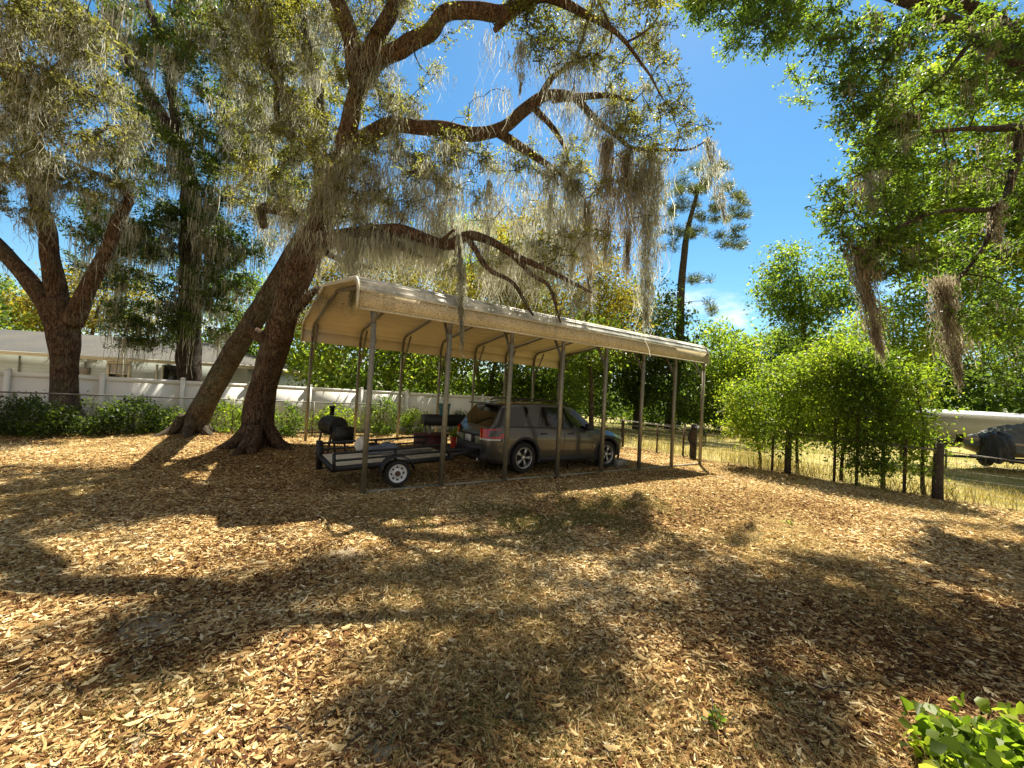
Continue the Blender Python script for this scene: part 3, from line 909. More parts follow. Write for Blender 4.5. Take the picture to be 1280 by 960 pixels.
lo.finish(MAT['bark_red'], MAT['oak_leaf_brown'], moss_kw=dict(w0=.0085, segs=7, wave=.16))

# ---- the dark oak behind the white fence
mo = Tree('live_oak', 'tall dark leaved oak draped in grey moss rising behind the white fence', 'oak tree', at(235, 535, 20) * np.array([1, 1, 0]))
mo.limb_w(np.array([at(235, 535, 20) * np.array([1, 1, 0])] + [at(a, b, 20) for a, b in ((236, 470), (237, 380), (238, 300), (237, 230), (226, 190), (200, 140), (165, 80), (138, 20), (120, -30))]), [.7, .5, .45, .42, .38, .31, .27, .24, .2, .15], 18, .2, .1)
mo.limb([(233, 218, 20, .28), (222, 160, 20, .22), (212, 90, 20, .2), (195, 40, 20, .16), (180, -20, 20, .1)], 14, .2, .1, .06)
mo.limb([(239, 292, 20, .18), (262, 255, 20, .16), (290, 240, 19.5, .1), (330, 200, 19, .06)], 10, .2, .1, .06)
T = mo.px_targets([(250, 120, 100, 110, 17.5, 22, 170), (230, 330, 100, 70, 18, 22, 120), (170, 250, 70, 70, 18, 21, 70), (120, 300, 50, 40, 18, 20, 24), (300, 250, 60, 80, 18, 21.5, 60), (260, 30, 140, 50, 17, 22, 110), (180, 400, 60, 30, 18, 20, 40), (280, 360, 40, 60, 18, 20, 30), (370, 90, 60, 90, 17.5, 20, 40), (380, 230, 60, 60, 18.5, 21, 40), (330, 160, 50, 60, 18, 21, 30)])
mo.attach(T, .09)
lv, tws = spray(T, .75, 10, 15, .15, .07); mo.leaves.append(lv)
px, dep = to_px(mo.N); ok = (mo.N[:, 2] > 3.4) & (px[:, 1] > -40)
cand = mo.N[ok]; cand = cand[rng.permutation(len(cand))[:460]]
mo.moss.append(moss_clumps(cand, rng.uniform(.8, 2.6, len(cand)), 34, .22))
mo.finish(MAT['bark_dark'], MAT['dark_leaf'], moss_kw=dict(w0=.016, segs=5, wave=.06))

# ---- the big oak that overhangs from the right
ro = Tree('live_oak', 'large green oak overhanging from the right side with brown hanging moss bundles', 'oak tree', (16.6, 10.5, 0))
ro.limb_w(np.array([(16.7, 10.6, -.1), (16.6, 10.5, .4), (16.5, 10.5, 2), (16.2, 10.4, 4.2), (15.7, 10.3, 6), (15.0, 10.2, 8), (13.8, 10.3, 10.4), (11.6, 10.6, 12.8), (8.6, 10.9, 13.6), (6.2, 11, 14.4), (4.6, 11, 14.8)]), [.8, .5, .44, .40, .36, .30, .22, .16, .11, .07, .04], 18, .2, .1)
P0 = (15.8, 10.3, 5.6)
ro.limb_w(np.array([P0, at(1330, 130, 10), at(1285, 150, 9.6), at(1268, 210, 9.4), at(1246, 255, 9.2), at(1200, 262, 9.1), at(1150, 272, 9.0), at(1105, 300, 8.9), at(1085, 330, 8.9)]), [.18, .13, .10, .085, .065, .05, .04, .03, .015], 12, .12, .1, .03)
ro.limb_w(np.array([(15.3, 10.3, 7), at(1330, 20, 10), at(1270, 30, 9.6), at(1215, 50, 9.4), at(1180, 95, 9.2), at(1140, 130, 9)]), [.18, .13, .09, .06, .04, .02], 12, .12, .1, .04)
ro.limb_w(np.array([at(1280, 158, 9.6), at(1220, 160, 9.5), at(1150, 168, 9.3)]), [.1, .06, .03], 8, .12, .1, .03)
ro.limb_w(np.array([(13.9, 10.3, 10.2), at(1150, 5, 10.5), at(1050, -10, 10.5), at(960, 5, 10.3)]), [.2, .14, .09, .04], 10, .15, .1, .05)
ro.limb_w(np.array([at(1246, 255, 9.2), at(1235, 300, 9.3), at(1190, 360, 9.3)]), [.07, .05, .03], 8, .12, .1, .04)
T = ro.px_targets([(975, 12, 75, 38, 9, 11, 52), (1085, 70, 65, 55, 8.5, 10.5, 62), (1080, 140, 45, 30, 8.5, 10, 24), (1200, 70, 90, 70, 8.5, 11, 70), (1140, 200, 70, 60, 8.5, 10.5, 46), (1090, 260, 65, 50, 8.5, 10, 56), (1240, 250, 60, 120, 9, 11, 36), (1110, 320, 60, 30, 8.5, 9.6, 26), (1210, 360, 60, 60, 9, 11, 34), (1260, 440, 30, 50, 9.5, 11, 14)])
T2 = np.vstack([shade_targets(*a) for a in RIGHT_SHADE])
ro.attach(np.vstack([T, T2]), .06)
lv, tws = spray(T, .5, 8, 11, .11, .046); ro.leaves.append(lv); twig_mesh(ro.fine, tws)
lv, tws = spray(T2, .75, 12, 20, .11, .055); ro.leaves.append(lv); twig_mesh(ro.fine, tws, .008)
px, dep = to_px(ro.N); ok = (ro.N[:, 2] > 3.0) & (px[:, 0] > 1050) & (px[:, 0] < 1300) & (px[:, 1] > -20)
cand = ro.N[ok]; cand = cand[rng.permutation(len(cand))[:70]]
ro.moss.append(moss_clumps(cand, rng.uniform(.3, .9, len(cand)), 24, .12))
for (x, y, Y, L, n, sd, mt, sw) in [(1074, 305, 8.9, 2.6, 300, .12, 'moss_brown', (.24, 0)), (1176, 345, 9.3, 2.6, 290, .13, 'moss_brown', (.20, 0)), (1245, 255, 9.2, 1.0, 130, .09, 'moss_brown', (0, 0)), (1235, 30, 9.3, 1.0, 130, .12, 'moss_brown', (0, 0)), (1130, 140, 9.0, 1.0, 120, .12, 'moss', (0, 0)), (1090, 215, 9, 1.0, 110, .11, 'moss', (0, 0))]:
    ro.big.append(shaggy(at(x, y, Y), L, n * 5, sd, sw) + (MAT[mt], dict(w0=.009, segs=5, wave=.16, sway=sw, w1=.3)))
ro.finish(MAT['bark_dark'], MAT['green_leaf'], MAT['moss_brown'], moss_kw=dict(w0=.010))


# ---- trees further off
def far_tree(name, label, cat, bpx, Y, blobs, mat, bark='bark_brown', leaf=(.22, .12), clumps=40, per=70, rad=.6, trunk_r=.2, group=None, twist=.4, lean=0.0, base=None, fork=None):
    base = np.array(base if base is not None else (at(bpx, 480, Y)[0], Y, 0.0))
    t = Tree(name, label, cat, base, group)
    T = []
    tot = sum(rx * ry for _, _, rx, ry in blobs)
    for cx, cy, rx, ry in blobs:
        c = at(cx, cy, Y); s = Y / FPX
        n = max(4, int(1.7 * clumps * rx * ry / tot))
        T.append(ell(c, (rx * s, min(rx * s, 4.5) * .8, ry * s), n, .35))
    T = np.vstack(T); T[:, 2] = np.maximum(T[:, 2], .25)
    top = T[np.argsort(-T[:, 2])[:max(3, len(T) // 6)]].mean(0)
    mid = (base + top) / 2 + np.array([lean, 0, 0]) + rng.normal(size=3) * np.array([twist, twist, 0])
    t.limb_w(np.array([base - [0, 0, .1], base + [0, 0, .3], mid, top]), [trunk_r * 1.4, trunk_r, trunk_r * .7, trunk_r * .15], 9, .3, .08, .05)
    T = T + rng.normal(size=T.shape) * rad * .35
    T[:, 2] = np.maximum(T[:, 2], .2)
    t.attach(T, trunk_r * .5)
    n = len(T) * per
    C = np.repeat(T, per, 0) + rng.normal(size=(n, 3)) * rad * np.array([1, 1, .6])
    C[:, 2] = np.maximum(C[:, 2], .03)
    A = rot_unit(n); N = rng.normal(size=(n, 3)) * .6 + np.array([0, 0, .8])
    sz = np.clip(np.exp(rng.normal(-.05, .33, n)), .4, 2)
    tv = np.clip(np.repeat(rng.normal(.46, .23, len(T)), per) + rng.normal(0, .17, n), 0, 1)
    t.leaves.append((C, A, N, leaf[0] * sz, leaf[1] * sz, tv))
    t.finish(MAT[bark], MAT[mat])
    return t


BG = 'trees beyond the fences'
far_tree('oak_tree', 'yellow olive oak behind the middle of the carport roof', 'tree', 720, 25, [(690, 340, 85, 75), (650, 300, 55, 40), (740, 400, 60, 60), (610, 390, 70, 50)], 'yellow_leaf', clumps=150, per=130, leaf=(.17, .09), group=BG)
far_tree('oak_tree', 'fresh green tree peeping out above the yellow olive oak', 'tree', 610, 32, [(600, 325, 75, 50), (540, 350, 70, 60), (640, 380, 60, 60)], 'bright_leaf', clumps=130, per=120, leaf=(.22, .12), group=BG)
far_tree('oak_tree', 'yellow green tree behind the left end of the carport roof', 'tree', 480, 24, [(500, 360, 80, 55), (430, 380, 60, 60), (540, 420, 60, 40)], 'yellow_leaf', clumps=130, per=130, leaf=(.18, .10), group=BG)
far_tree('oak_tree', 'dense green tree seen under the carport left of the grill', 'tree', 440, 21, [(440, 455, 70, 35), (520, 460, 50, 30)], 'bright_leaf', clumps=62, per=80, leaf=(.18, .10), group=BG)
far_tree('oak_tree', 'green tree seen under the carport above the parked car', 'tree', 620, 23, [(600, 455, 60, 40), (660, 460, 50, 45)], 'bright_leaf', clumps=62, per=80, leaf=(.18, .10), group=BG)
far_tree('oak_tree', 'dark broad evergreen tree at the foot of the pine', 'tree', 800, 29, [(800, 425, 55, 75), (760, 480, 50, 45), (830, 480, 50, 45)], 'dark_leaf', clumps=150, per=110, leaf=(.22, .12), trunk_r=.3, group=BG)
far_tree('oak_tree', 'bright green tree seen between the carport posts in front of the dark evergreen', 'tree', 720, 27, [(705, 450, 45, 50), (750, 430, 36, 40)], 'bright_leaf', clumps=90, per=90, leaf=(.2, .11), group=BG)
far_tree('oak_tree', 'slim bare trunked tree standing beyond the car hood', 'tree', 741, 20, [(741, 430, 30, 30)], 'green_leaf', clumps=20, per=60, leaf=(.15, .08), trunk_r=.14, group=BG, twist=.05)
far_tree('oak_tree', 'bright green tree just right of the carport end', 'tree', 900, 31, [(898, 445, 38, 36), (880, 490, 30, 30), (930, 480, 34, 30), (905, 514, 60, 22)], 'bright_leaf', clumps=110, per=100, leaf=(.22, .12), group=BG)
far_tree('oak_tree', 'dull green wood edge tree under the small white cloud', 'tree', 960, 48, [(960, 442, 50, 26), (1000, 455, 40, 30), (920, 470, 40, 30), (965, 500, 70, 26)], 'green_leaf', clumps=130, per=90, leaf=(.36, .2), rad=.9, group=BG)
far_tree('oak_tree', 'round topped oak against the sky between the two big crowns', 'tree', 1015, 36, [(1010, 350, 52, 50), (985, 375, 40, 30), (1030, 400, 50, 40)], 'green_leaf', 'bark_dark', clumps=100, per=90, leaf=(.26, .14), rad=.7, trunk_r=.35, group=BG)
far_tree('oak_tree', 'tall bright backlit tree behind the overhanging right oak', 'tree', 1370, 18, [(1210, 170, 110, 100), (1190, 290, 90, 70), (1260, 330, 60, 110)], 'bright_leaf', 'bark_dark', clumps=210, per=120, leaf=(.19, .11), rad=.6, trunk_r=.3, group=BG)
far_tree('oak_tree', 'dark tree behind the low white roofed trailer', 'tree', 1230, 38, [(1230, 450, 70, 50), (1150, 470, 50, 30)], 'green_leaf', 'bark_dark', clumps=110, per=90, leaf=(.28, .15), rad=.8, trunk_r=.35, group=BG)
far_tree('oak_tree', 'pale green young tree rising behind the fence shrubs', 'tree', 1130, 18, [(1130, 415, 60, 45), (1090, 440, 50, 30)], 'bright_leaf', clumps=80, per=100, leaf=(.13, .07), rad=.45, trunk_r=.12, group=BG)
far_tree('oak_tree', 'small distant green tree left of the house roof', 'tree', 20, 45, [(20, 385, 30, 24), (-30, 380, 50, 40)], 'green_leaf', clumps=50, per=90, leaf=(.3, .16), rad=.8, group=BG)
far_tree('oak_tree', 'yellowish moss hung tree behind the house roof', 'tree', 120, 34, [(130, 375, 55, 40), (70, 390, 40, 25)], 'yellow_leaf', clumps=70, per=90, leaf=(.24, .13), rad=.7, group=BG)
far_tree('oak_tree', 'dense green tree behind the gap between the two leaning trunks', 'tree', 320, 30, [(320, 390, 60, 50), (370, 430, 50, 40), (290, 440, 40, 25)], 'green_leaf', clumps=90, per=90, leaf=(.22, .12), rad=.7, group=BG)
far_tree('oak_tree', 'low green thicket tree at the far end of the white fence', 'tree', 690, 22, [(690, 490, 40, 25), (640, 485, 30, 15)], 'green_leaf', clumps=50, per=90, leaf=(.16, .08), rad=.45, group=BG)
far_tree('oak_tree', 'low green undergrowth tree beyond the field left of the hose post', 'tree', 850, 34, [(850, 505, 60, 28), (785, 510, 50, 20)], 'green_leaf', clumps=80, per=90, leaf=(.22, .12), rad=.6, group=BG)
far_tree('oak_tree', 'low hedge like tree closing the field behind the fence shrubs', 'tree', 1040, 33, [(1040, 490, 90, 30), (985, 510, 70, 24), (1090, 515, 60, 22)], 'green_leaf', clumps=150, per=90, leaf=(.24, .13), rad=.7, group=BG)

# the wood that closes the view: a far mass nobody could count
n = 1500
a_ = rng.uniform(-1.15, 1.25, n); Rr = rng.uniform(52, 66, n)
hh = 5.2 + 2.0 * vnoise(a_ * 30, a_ * 0, .45, 21) + 1.0 * rng.normal(size=n)
T = np.stack([np.sin(a_) * Rr, np.cos(a_) * Rr, np.clip(rng.random(n), .05, 1) * np.maximum(1.5, hh)], -1)
m_ = n * 46
C = np.repeat(T, 46, 0) + rng.normal(size=(m_, 3)) * np.array([1.2, 1.2, .8]); C[:, 2] = np.maximum(C[:, 2], .05)
sz = rng.uniform(.6, 1.3, m_)
o = make_leaves('distant_wood', [(C, rot_unit(m_), rng.normal(size=(m_, 3)) * .6 + np.array([0, -.3, .7]), .55 * sz, .34 * sz, np.clip(np.repeat(rng.normal(.45, .2, n), 46) + rng.normal(0, .13, m_), 0, 1))], MAT['green_leaf'], None)
tag(o, 'far green wood closing the view beyond the field and the houses', 'wood', kind='stuff')

# the pine
Yp = 30
pb = np.array([at(848, 500, Yp)[0] - .6, Yp, 0])
pn = Tree('pine_tree', 'tall slender pine with a sparse rounded top above the carport', 'pine tree', pb)
pn.limb_w(np.array([pb, at(849, 430, Yp), at(851, 370, Yp), at(855, 320, Yp), at(860, 285, Yp), at(872, 240, Yp), at(880, 215, Yp)]), [.36, .30, .27, .24, .19, .12, .04], 12, .3, .05)
T = pn.px_targets([(885, 222, 34, 22, 28, 32, 30), (910, 255, 24, 24, 28, 32, 22), (850, 250, 25, 25, 28, 32, 22), (914, 300, 20, 14, 28.5, 31.5, 14), (872, 275, 42, 22, 28, 32, 26), (836, 300, 18, 14, 29, 31, 9), (874, 350, 16, 8, 29, 31, 6), (884, 385, 13, 10, 29, 31, 5), (920, 275, 14, 22, 29, 31, 10), (833, 390, 12, 20, 29, 31, 5)])
pn.attach(T, .10, gnarl=.2)
n = len(T) * 150
C0 = np.repeat(T, 150, 0)
dv = rot_unit(n); dv[:, 2] = dv[:, 2] * .8 + .25
C = C0 + dv * rng.uniform(.08, .50, (n, 1))
pn.leaves.append((C, dv + .25 * rot_unit(n), rot_unit(n), rng.uniform(.16, .32, n), np.full(n, .036), np.clip(np.repeat(rng.normal(.5, .2, len(T)), 150) + rng.normal(0, .15, n), 0, 1)))
pn.finish(MAT['bark_brown'], MAT['pine'])

# ---- shrubs along the right fence
SG = 'shrubby trees along the right fence'
for (lab, tx, w, hgt, blobs, n, mt) in [
    ('low green shrub at the field end of the right fence, nearest the carport', 12.35, -1.0, 0, [(925, 490, 20, 14), (940, 515, 26, 12), (918, 520, 16, 22), (945, 545, 22, 14)], 34, 'bright_leaf'),
    ('broad light green shrub spilling over the first thick fence post', 12.4, -2.1, 0, [(985, 466, 34, 14), (960, 492, 26, 12), (1005, 490, 30, 14), (1012, 455, 26, 12), (985, 518, 34, 12), (975, 548, 30, 16)], 66, 'bright_leaf'),
    ('tall light green shrub in the middle of the right fence', 12.45, -3.2, 0, [(1035, 440, 30, 12), (1068, 452, 26, 16), (1030, 470, 30, 14), (1060, 486, 32, 14), (1045, 515, 28, 14), (1050, 545, 28, 16)], 84, 'bright_leaf'),
    ('darker leafy shrub climbing the rail of the right fence', 12.3, -4.1, 0, [(1095, 480, 32, 14), (1085, 510, 26, 16), (1095, 452, 28, 14), (1105, 540, 28, 12), (1080, 570, 18, 22), (1098, 585, 10, 16)], 64, 'green_leaf'),
    ('bright shrub leaning over the last thick fence post', 12.35, -4.9, 0, [(1135, 468, 24, 12), (1142, 495, 20, 12), (1135, 525, 20, 14), (1148, 548, 14, 12), (1145, 578, 10, 16)], 30, 'bright_leaf')]:
    b = tw(tx, w); b[2] = 0
    Y = b[1]
    s = far_tree('fence_shrub', lab, 'shrub', 0, Y, blobs, mt, 'bark_dark', leaf=(.085, .042), clumps=int(1.35 * n), per=66, rad=.24, trunk_r=.045, group=SG, twist=.15, base=b)

# ------------------------------------------------------------------ undergrowth and vines along the left fence
def bush(name, label, cat, c, r, n, mat, leaf=(.09, .05), group=None, stems=7, sigma=.10, per=26, oval=False):
    c = np.asarray(c, float)
    rt_ = thing(name, label, cat, tuple(c), group=group)
    T = ell(c + [0, 0, r[2] * .55], (r[0], r[1], r[2] * .62), n, .3)
    T[:, 2] = np.maximum(T[:, 2], .05)
    b = B()
    for k in range(stems):
        q = T[rng.integers(len(T))]
        p0 = c + np.array([rng.normal() * r[0] * .3, rng.normal() * r[1] * .3, -.03 * min(1, r[2] * 3)])
        mid = (p0 + q) / 2 + rng.normal(size=3) * .08
        k_ = min(1.0, r[2] * 3); mid = (p0 + q) / 2 + (mid - (p0 + q) / 2) * k_; P, R = smooth_path([p0, mid, q], [.016 * k_, .011 * k_, .005 * k_], .12)
        b.tube(P, R, 5)
    b.mk('stem', MAT['twig'], rt_)
    m = n * per
    C = np.repeat(T, per, 0) + rng.normal(size=(m, 3)) * sigma
    C[:, 2] = np.maximum(C[:, 2], .02)
    sz = rng.uniform(.6, 1.35, m)
    tv = np.clip(np.repeat(rng.normal(.45, .2, n), per) + rng.normal(0, .15, m), 0, 1)
    make_leaves('leaves', [(C, rot_unit(m), rng.normal(size=(m, 3)) * .6 + np.array([0, 0, .8]), leaf[0] * sz, leaf[1] * sz, tv)], MAT[mat], rt_, oval=oval)
    return rt_


VG = 'bushes along the left fence'
for (lab, px, w, r, n, mt) in [
    ('dark vine bush at the far left end of the wire fence', 15, 9.25, (1.3, .5, 1.25), 110, 'dark_leaf'),
    ('dark vine bush between the far left one and the three limbed oak', 50, 9.3, (1.0, .45, 1.1), 80, 'dark_leaf'),
    ('dark tall bush just right of the three limbed oak', 118, 9.2, (.9, .5, 1.15), 80, 'dark_leaf'),
    ('rounded dark bush below the house window', 165, 9.15, (.9, .5, 1.3), 95, 'dark_leaf'),
    ('low green bush at the foot of the leaning oak', 210, 9.0, (.8, .45, .95), 70, 'green_leaf'),
    ('sunlit green bush between the two crossing trunks', 282, 9.2, (.8, .5, 1.25), 80, 'bright_leaf'),
    ('sunlit loose bush just right of the forked trunk', 352, 9.2, (.8, .5, 1.2), 80, 'green_leaf'),
    ('yellow green bush behind the black grill', 420, 9.2, (.9, .5, 1.2), 80, 'bright_leaf'),
    ('taller dark bush behind the trailer rail', 478, 9.3, (.7, .5, 1.7), 90, 'green_leaf'),
    ('pale green bush behind the black planter trough', 520, 9.6, (.6, .5, 1.2), 60, 'bright_leaf'),
    ('thin green bush against the white fence right of the teal bucket', 575, 10.3, (.7, .4, 1.0), 50, 'green_leaf')]:
    # place on the line w at the given photo column
    d = ray(px, 520); dd = d[:2]
    k = (w - PE[:2] @ (-O3[:2])) / (dd @ PE[:2]) if False else (w + O3[:2] @ PE[:2]) / (dd @ PE[:2])
    c = np.array([dd[0] * k, dd[1] * k, 0.0])
    bush('vine_bush', lab, 'bush', c, (r[0], r[1], r[2] * .78), n, mt, group=VG)

# bright leafy plant by the camera
bush('leafy_vine', 'bright green broad leaved vine bush in the bottom right corner', 'bush', (2.86, 2.16, 0), (.56, .36, .20), 100, 'bright_leaf', leaf=(.074, .052), sigma=.065, per=14, stems=16, oval=True)
for lab, px, py in [('tiny green weed rosette in the sunny litter on the right', 985, 657), ('small green weed in the litter left of the leafy corner bush', 893, 905)]:
    c = gr(px, py)
    bush('weed', lab, 'weed', c, (.05, .045, .03), 4, 'green_leaf', leaf=(.042, .022), oval=True, sigma=.02, per=6, stems=2, group='small weeds in the litter')

# ------------------------------------------------------------------ fallen leaves and grass
n = 760000
u = rng.random(n)
d0, d1 = 1.25, 17.0
yy = np.exp(np.log(d0) + (np.log(d1) - np.log(d0)) * u ** .8)
xx = yy * rng.uniform(-1.42, 1.42, n)
tt = (xx - CX) * AX[0] + (yy - CY) * AX[1]; ww = (xx - CX) * PE[0] + (yy - CY) * PE[1]


bare = vnoise(xx, yy, 1.7, 3)
bare = np.where((ww > -.4 + .3 * bare) & (tt > -2.5), -1, bare)
keep = (ww < 9.3) & (tt < 11.9 + .25 * rng.normal(size=n)) & (rng.random(n) < np.clip(.97 - .75 * np.maximum(0, bare), .34, 1))
for (sx_, sy_, sr_) in SAND: keep &= rng.random(len(xx)) > .9 * np.exp(-(((xx - sx_) ** 2 + (yy - sy_) ** 2) / (sr_ * .9) ** 2) ** 2)
xx, yy = xx[keep], yy[keep]; n = len(xx)
sz = np.clip(np.exp(rng.normal(-.22, .36, n)), .35, 1.9) * (1 + .010 * np.maximum(0, yy - 4))
yaw = rng.uniform(0, 6.28, n)
A = np.stack([np.cos(yaw), np.sin(yaw), rng.normal(0, .20, n)], -1)
N = np.stack([rng.normal(0, .42, n), rng.normal(0, .42, n), np.ones(n)], -1)
C = np.stack([xx, yy, gh(xx, yy) + rng.uniform(.003, .020, n)], -1)
tv = np.clip(rng.normal(.56, .28, n) + .16 * vnoise(xx, yy, .9, 8) + .06 * vnoise(xx, yy, 4, 9) - .15 * np.clip((5.2 - yy) / 2.2, 0, 1), 0, 1)
V, F = leaf_ovals(C, A, N, .054 * sz, .0112 * sz * rng.uniform(.6, 1.5, n), .35, .16)
o = mk('fallen_leaves', V, F, MAT['litter'], None, tint=np.repeat(tv, 6))
tag(o, 'dry tan and brown oak leaves littering the shaded yard', 'fallen leaves', kind='stuff')


n = 420
yy = np.exp(rng.uniform(np.log(1.5), np.log(12), n)); xx = yy * rng.uniform(-1.35, 1.35, n)
tt = (xx - CX) * AX[0] + (yy - CY) * AX[1]
b = B()
for x_, y_ in zip(xx[tt < 11.5], yy[tt < 11.5]):
    a_ = rng.uniform(0, 6.28); L = rng.gamma(2.5, .06); p = np.array([x_, y_, gh(x_, y_) + .022])
    e1 = np.array([math.cos(a_), math.sin(a_), 0]); q = p + e1 * L * .5 + np.array([*rng.normal(0, .02, 2), .012]); r_ = p + e1 * L + np.array([*rng.normal(0, .04, 2), 0])
    b.tube(np.array([p, q, r_]), [.004, .0035, .002], 5)
o = b.mk('twig_litter', MAT['twig']); tag(o, 'thin dark twigs scattered over the fallen leaves', 'twigs', kind='stuff')


def blades(P, H, lean, w, name, mat, label, cat, tint=None):
    n = len(P); a = rng.uniform(0, 6.28, n); b = rng.uniform(0, 6.28, n)
    D = np.stack([np.cos(a), np.sin(a), 0 * a], -1) * (w * rng.uniform(.6, 1.4, n))[:, None]
    Lv = np.stack([np.cos(b), np.sin(b), 0 * b], -1) * (lean * H * rng.uniform(.2, 1.2, n))[:, None]
    up = np.array([0, 0, 1.0])
    V = np.stack([P - D, P + D, P + Lv * .4 + up * H[:, None] * .6 + D * .7, P + Lv * .4 + up * H[:, None] * .6 - D * .7, P + Lv + up * H[:, None] * .95], 1).reshape(-1, 3)
    i = np.arange(n)[:, None] * 5
    o = mk(name, V, [i + np.array([0, 1, 2, 3]), i + np.array([3, 2, 4])], mat, None, tint=np.repeat(np.clip(rng.normal(.5, .24, n), 0, 1) if tint is None else tint, 5))
    return tag(o, label, cat, kind='stuff')


n = 230000
yy = np.exp(rng.uniform(np.log(1.4), np.log(13), n)); xx = yy * rng.uniform(-1.4, 1.4, n)
g1 = vnoise(xx, yy, 1.7, 3)
kp = rng.random(n) < np.clip(.15 + .8 * g1, .05, .95)
t_ = (xx - CX) * AX[0] + (yy - CY) * AX[1]; w_ = (xx - CX) * PE[0] + (yy - CY) * PE[1]
kp &= ~((w_ > -.4 + .3 * g1) & (t_ > -2.5) & (t_ < 11.5) & (rng.random(n) < .93))
xx, yy = xx[kp], yy[kp]
tint_l = np.clip(rng.normal(.55, .24, len(xx)), 0, 1)
for gx_, gy_, gr_, gn_ in [(700, 650, 1.1, 20000), (610, 655, .7, 8000), (640, 900, .35, 1500), (1000, 860, .35, 1600), (200, 870, .35, 1300), (790, 625, .9, 9000)]:
    c_ = gr(gx_, gy_)[:2]; q_ = c_ + rng.normal(size=(gn_, 2)) * gr_ * np.array([1, .6]); q_ = q_[vnoise(q_[:, 0], q_[:, 1], 5, 31) > -.2]
    xx = np.concatenate([xx, q_[:, 0]]); yy = np.concatenate([yy, q_[:, 1]]); tint_l = np.concatenate([tint_l, np.clip(rng.normal(.06, .12, len(q_)), 0, 1)])
blades(np.stack([xx, yy, gh(xx, yy)], -1), rng.uniform(.02, .065, len(xx)), 1.8, .0030, 'lawn_grass', MAT['lawn'], 'thin patchy grass growing through the leaf litter', 'grass', tint_l)
n = 42000
t_ = 12.05 + rng.random(n) ** 1.6 * 22; w_ = rng.uniform(-9, 12, n)
P = O3 + AX * t_[:, None] + PE * w_[:, None]
den = vnoise(P[:, 0], P[:, 1], .9, 5)
kp = rng.random(n) < np.clip(.45 + .4 * den, .1, 1); P = P[kp]; t_ = t_[kp]
blades(P, rng.uniform(.08, .30, len(P)) * (1 + 1.0 * (t_ < 13.2)), .8, .006, 'dry_grass', MAT['dry_grass'], 'tall dry yellow grass along and beyond the right wire fence', 'grass')

# ------------------------------------------------------------------ the carport
W_, L_, S_ = 7.32, 7 * 1.524, 1.524
cp = thing('carport', 'long open beige metal carport roof on square steel posts', 'carport', tuple(tw(0, 0)))
prof = [(0, 3.28), (0, 3.46), (0, 3.62), (.10, 3.80), (.26, 3.90)]
rid = 4.42
half = prof + [(w, 3.90 + (rid - 3.90) * (w - .26) / (W_ / 2 - .26)) for w in np.linspace(.26, W_ / 2, 15)[1:]]
full = half + [(W_ - w, z) for w, z in half[::-1][1:]]
full = np.array(full)


def ribbed(P, step=.235, h=.032, rw=.045):
    """densify a profile and raise narrow ribs on it"""
    s = np.concatenate([[0], np.cumsum(np.linalg.norm(np.diff(P, axis=0), axis=1))])
    k = []
    x = step / 2
    while x < s[-1]:
        k += [(x - rw, 0), (x - rw * .5, h), (x + rw * .5, h), (x + rw, 0)]; x += step
    k = sorted(k + [(v, 0) for v in s])
    u = np.array([a for a, _ in k]); hh = np.array([b for _, b in k])
    Q = np.stack([np.interp(u, s, P[:, 0]), np.interp(u, s, P[:, 1])], -1)
    T = np.gradient(Q, axis=0); T /= np.linalg.norm(T, axis=1)[:, None] + 1e-9
    return Q + np.stack([-T[:, 1], T[:, 0]], -1) * hh[:, None]


def extrude(P, t0, t1, th, segs=1):
    """sheet of thickness th with profile P (w,z) from t0 to t1"""
    T = np.gradient(P, axis=0); T /= np.linalg.norm(T, axis=1)[:, None] + 1e-9
    Nn = np.stack([-T[:, 1], T[:, 0]], -1)
    inn = P - Nn * th
    loop = np.vstack([P, inn[::-1]])
    V, n = [], len(loop)
    for t in np.linspace(t0, t1, segs + 1): V.append(np.array([tw(t, w, z) for w, z in loop]))
    F = grid_faces(segs + 1, n, wrap=True)
    m = len(P)
    i = np.arange(m - 1)
    cap = np.stack([i, i + 1, n - 2 - i, n - 1 - i], -1)
    return np.concatenate(V), np.concatenate([F, cap[:, ::-1], cap + segs * n])


b = B()
b.add(*extrude(ribbed(full[4:len(full) - 4]), -.30, L_ + .15, .006, 6))
b.mk('roof_sheet', MAT['roof_under'], cp)
b = B(); b.add(*extrude(ribbed(full[2:5], .15, .012, .03), -.30, L_ + .15, .006, 6)); b.mk('roof_edge', MAT['roof_edge'], cp)
b = B(); b.add(*extrude(full[0:3], -.30, L_ + .15, .006, 6)); b.mk('fascia', MAT['roof_reflect_dirt'], cp)
b = B(); b.add(*extrude(ribbed(full[len(full) - 5:len(full) - 2], .15, .012, .03), -.30, L_ + .15, .006, 6)); b.mk('roof_edge', MAT['roof_under'], cp)
b = B(); b.add(*extrude(full[len(full) - 3:], -.30, L_ + .15, .006, 6)); b.mk('fascia', MAT['roof_under'], cp)
trim_m = plain('beige_trim', (.52, .48, .36), .5, 0, .15, 9)
for t0 in (-.335, L_ + .152):
    o = full + np.array([0, .02]); o[0] = full[0]; o[-1] = full[-1]
    c = full.mean(0); q = full + (full - c) * np.array([.006, .0]) + np.array([0, .024]) * (full[:, 1:2] > 3.5)
    b = B(); b.add(*extrude(q, t0, t0 + .033, .085)); b.mk('gable_trim', trim_m, cp)
b = B()
for z_, w_ in ((3.30, -.010),): b.bar(tw(-.3, w_, z_), tw(L_ + .15, w_, z_), .014, .03)
b.bar(tw(-.3, -.012, 3.625), tw(L_ + .15, -.012, 3.625), .018, .018)
b.mk('eave_flashing', trim_m, cp)
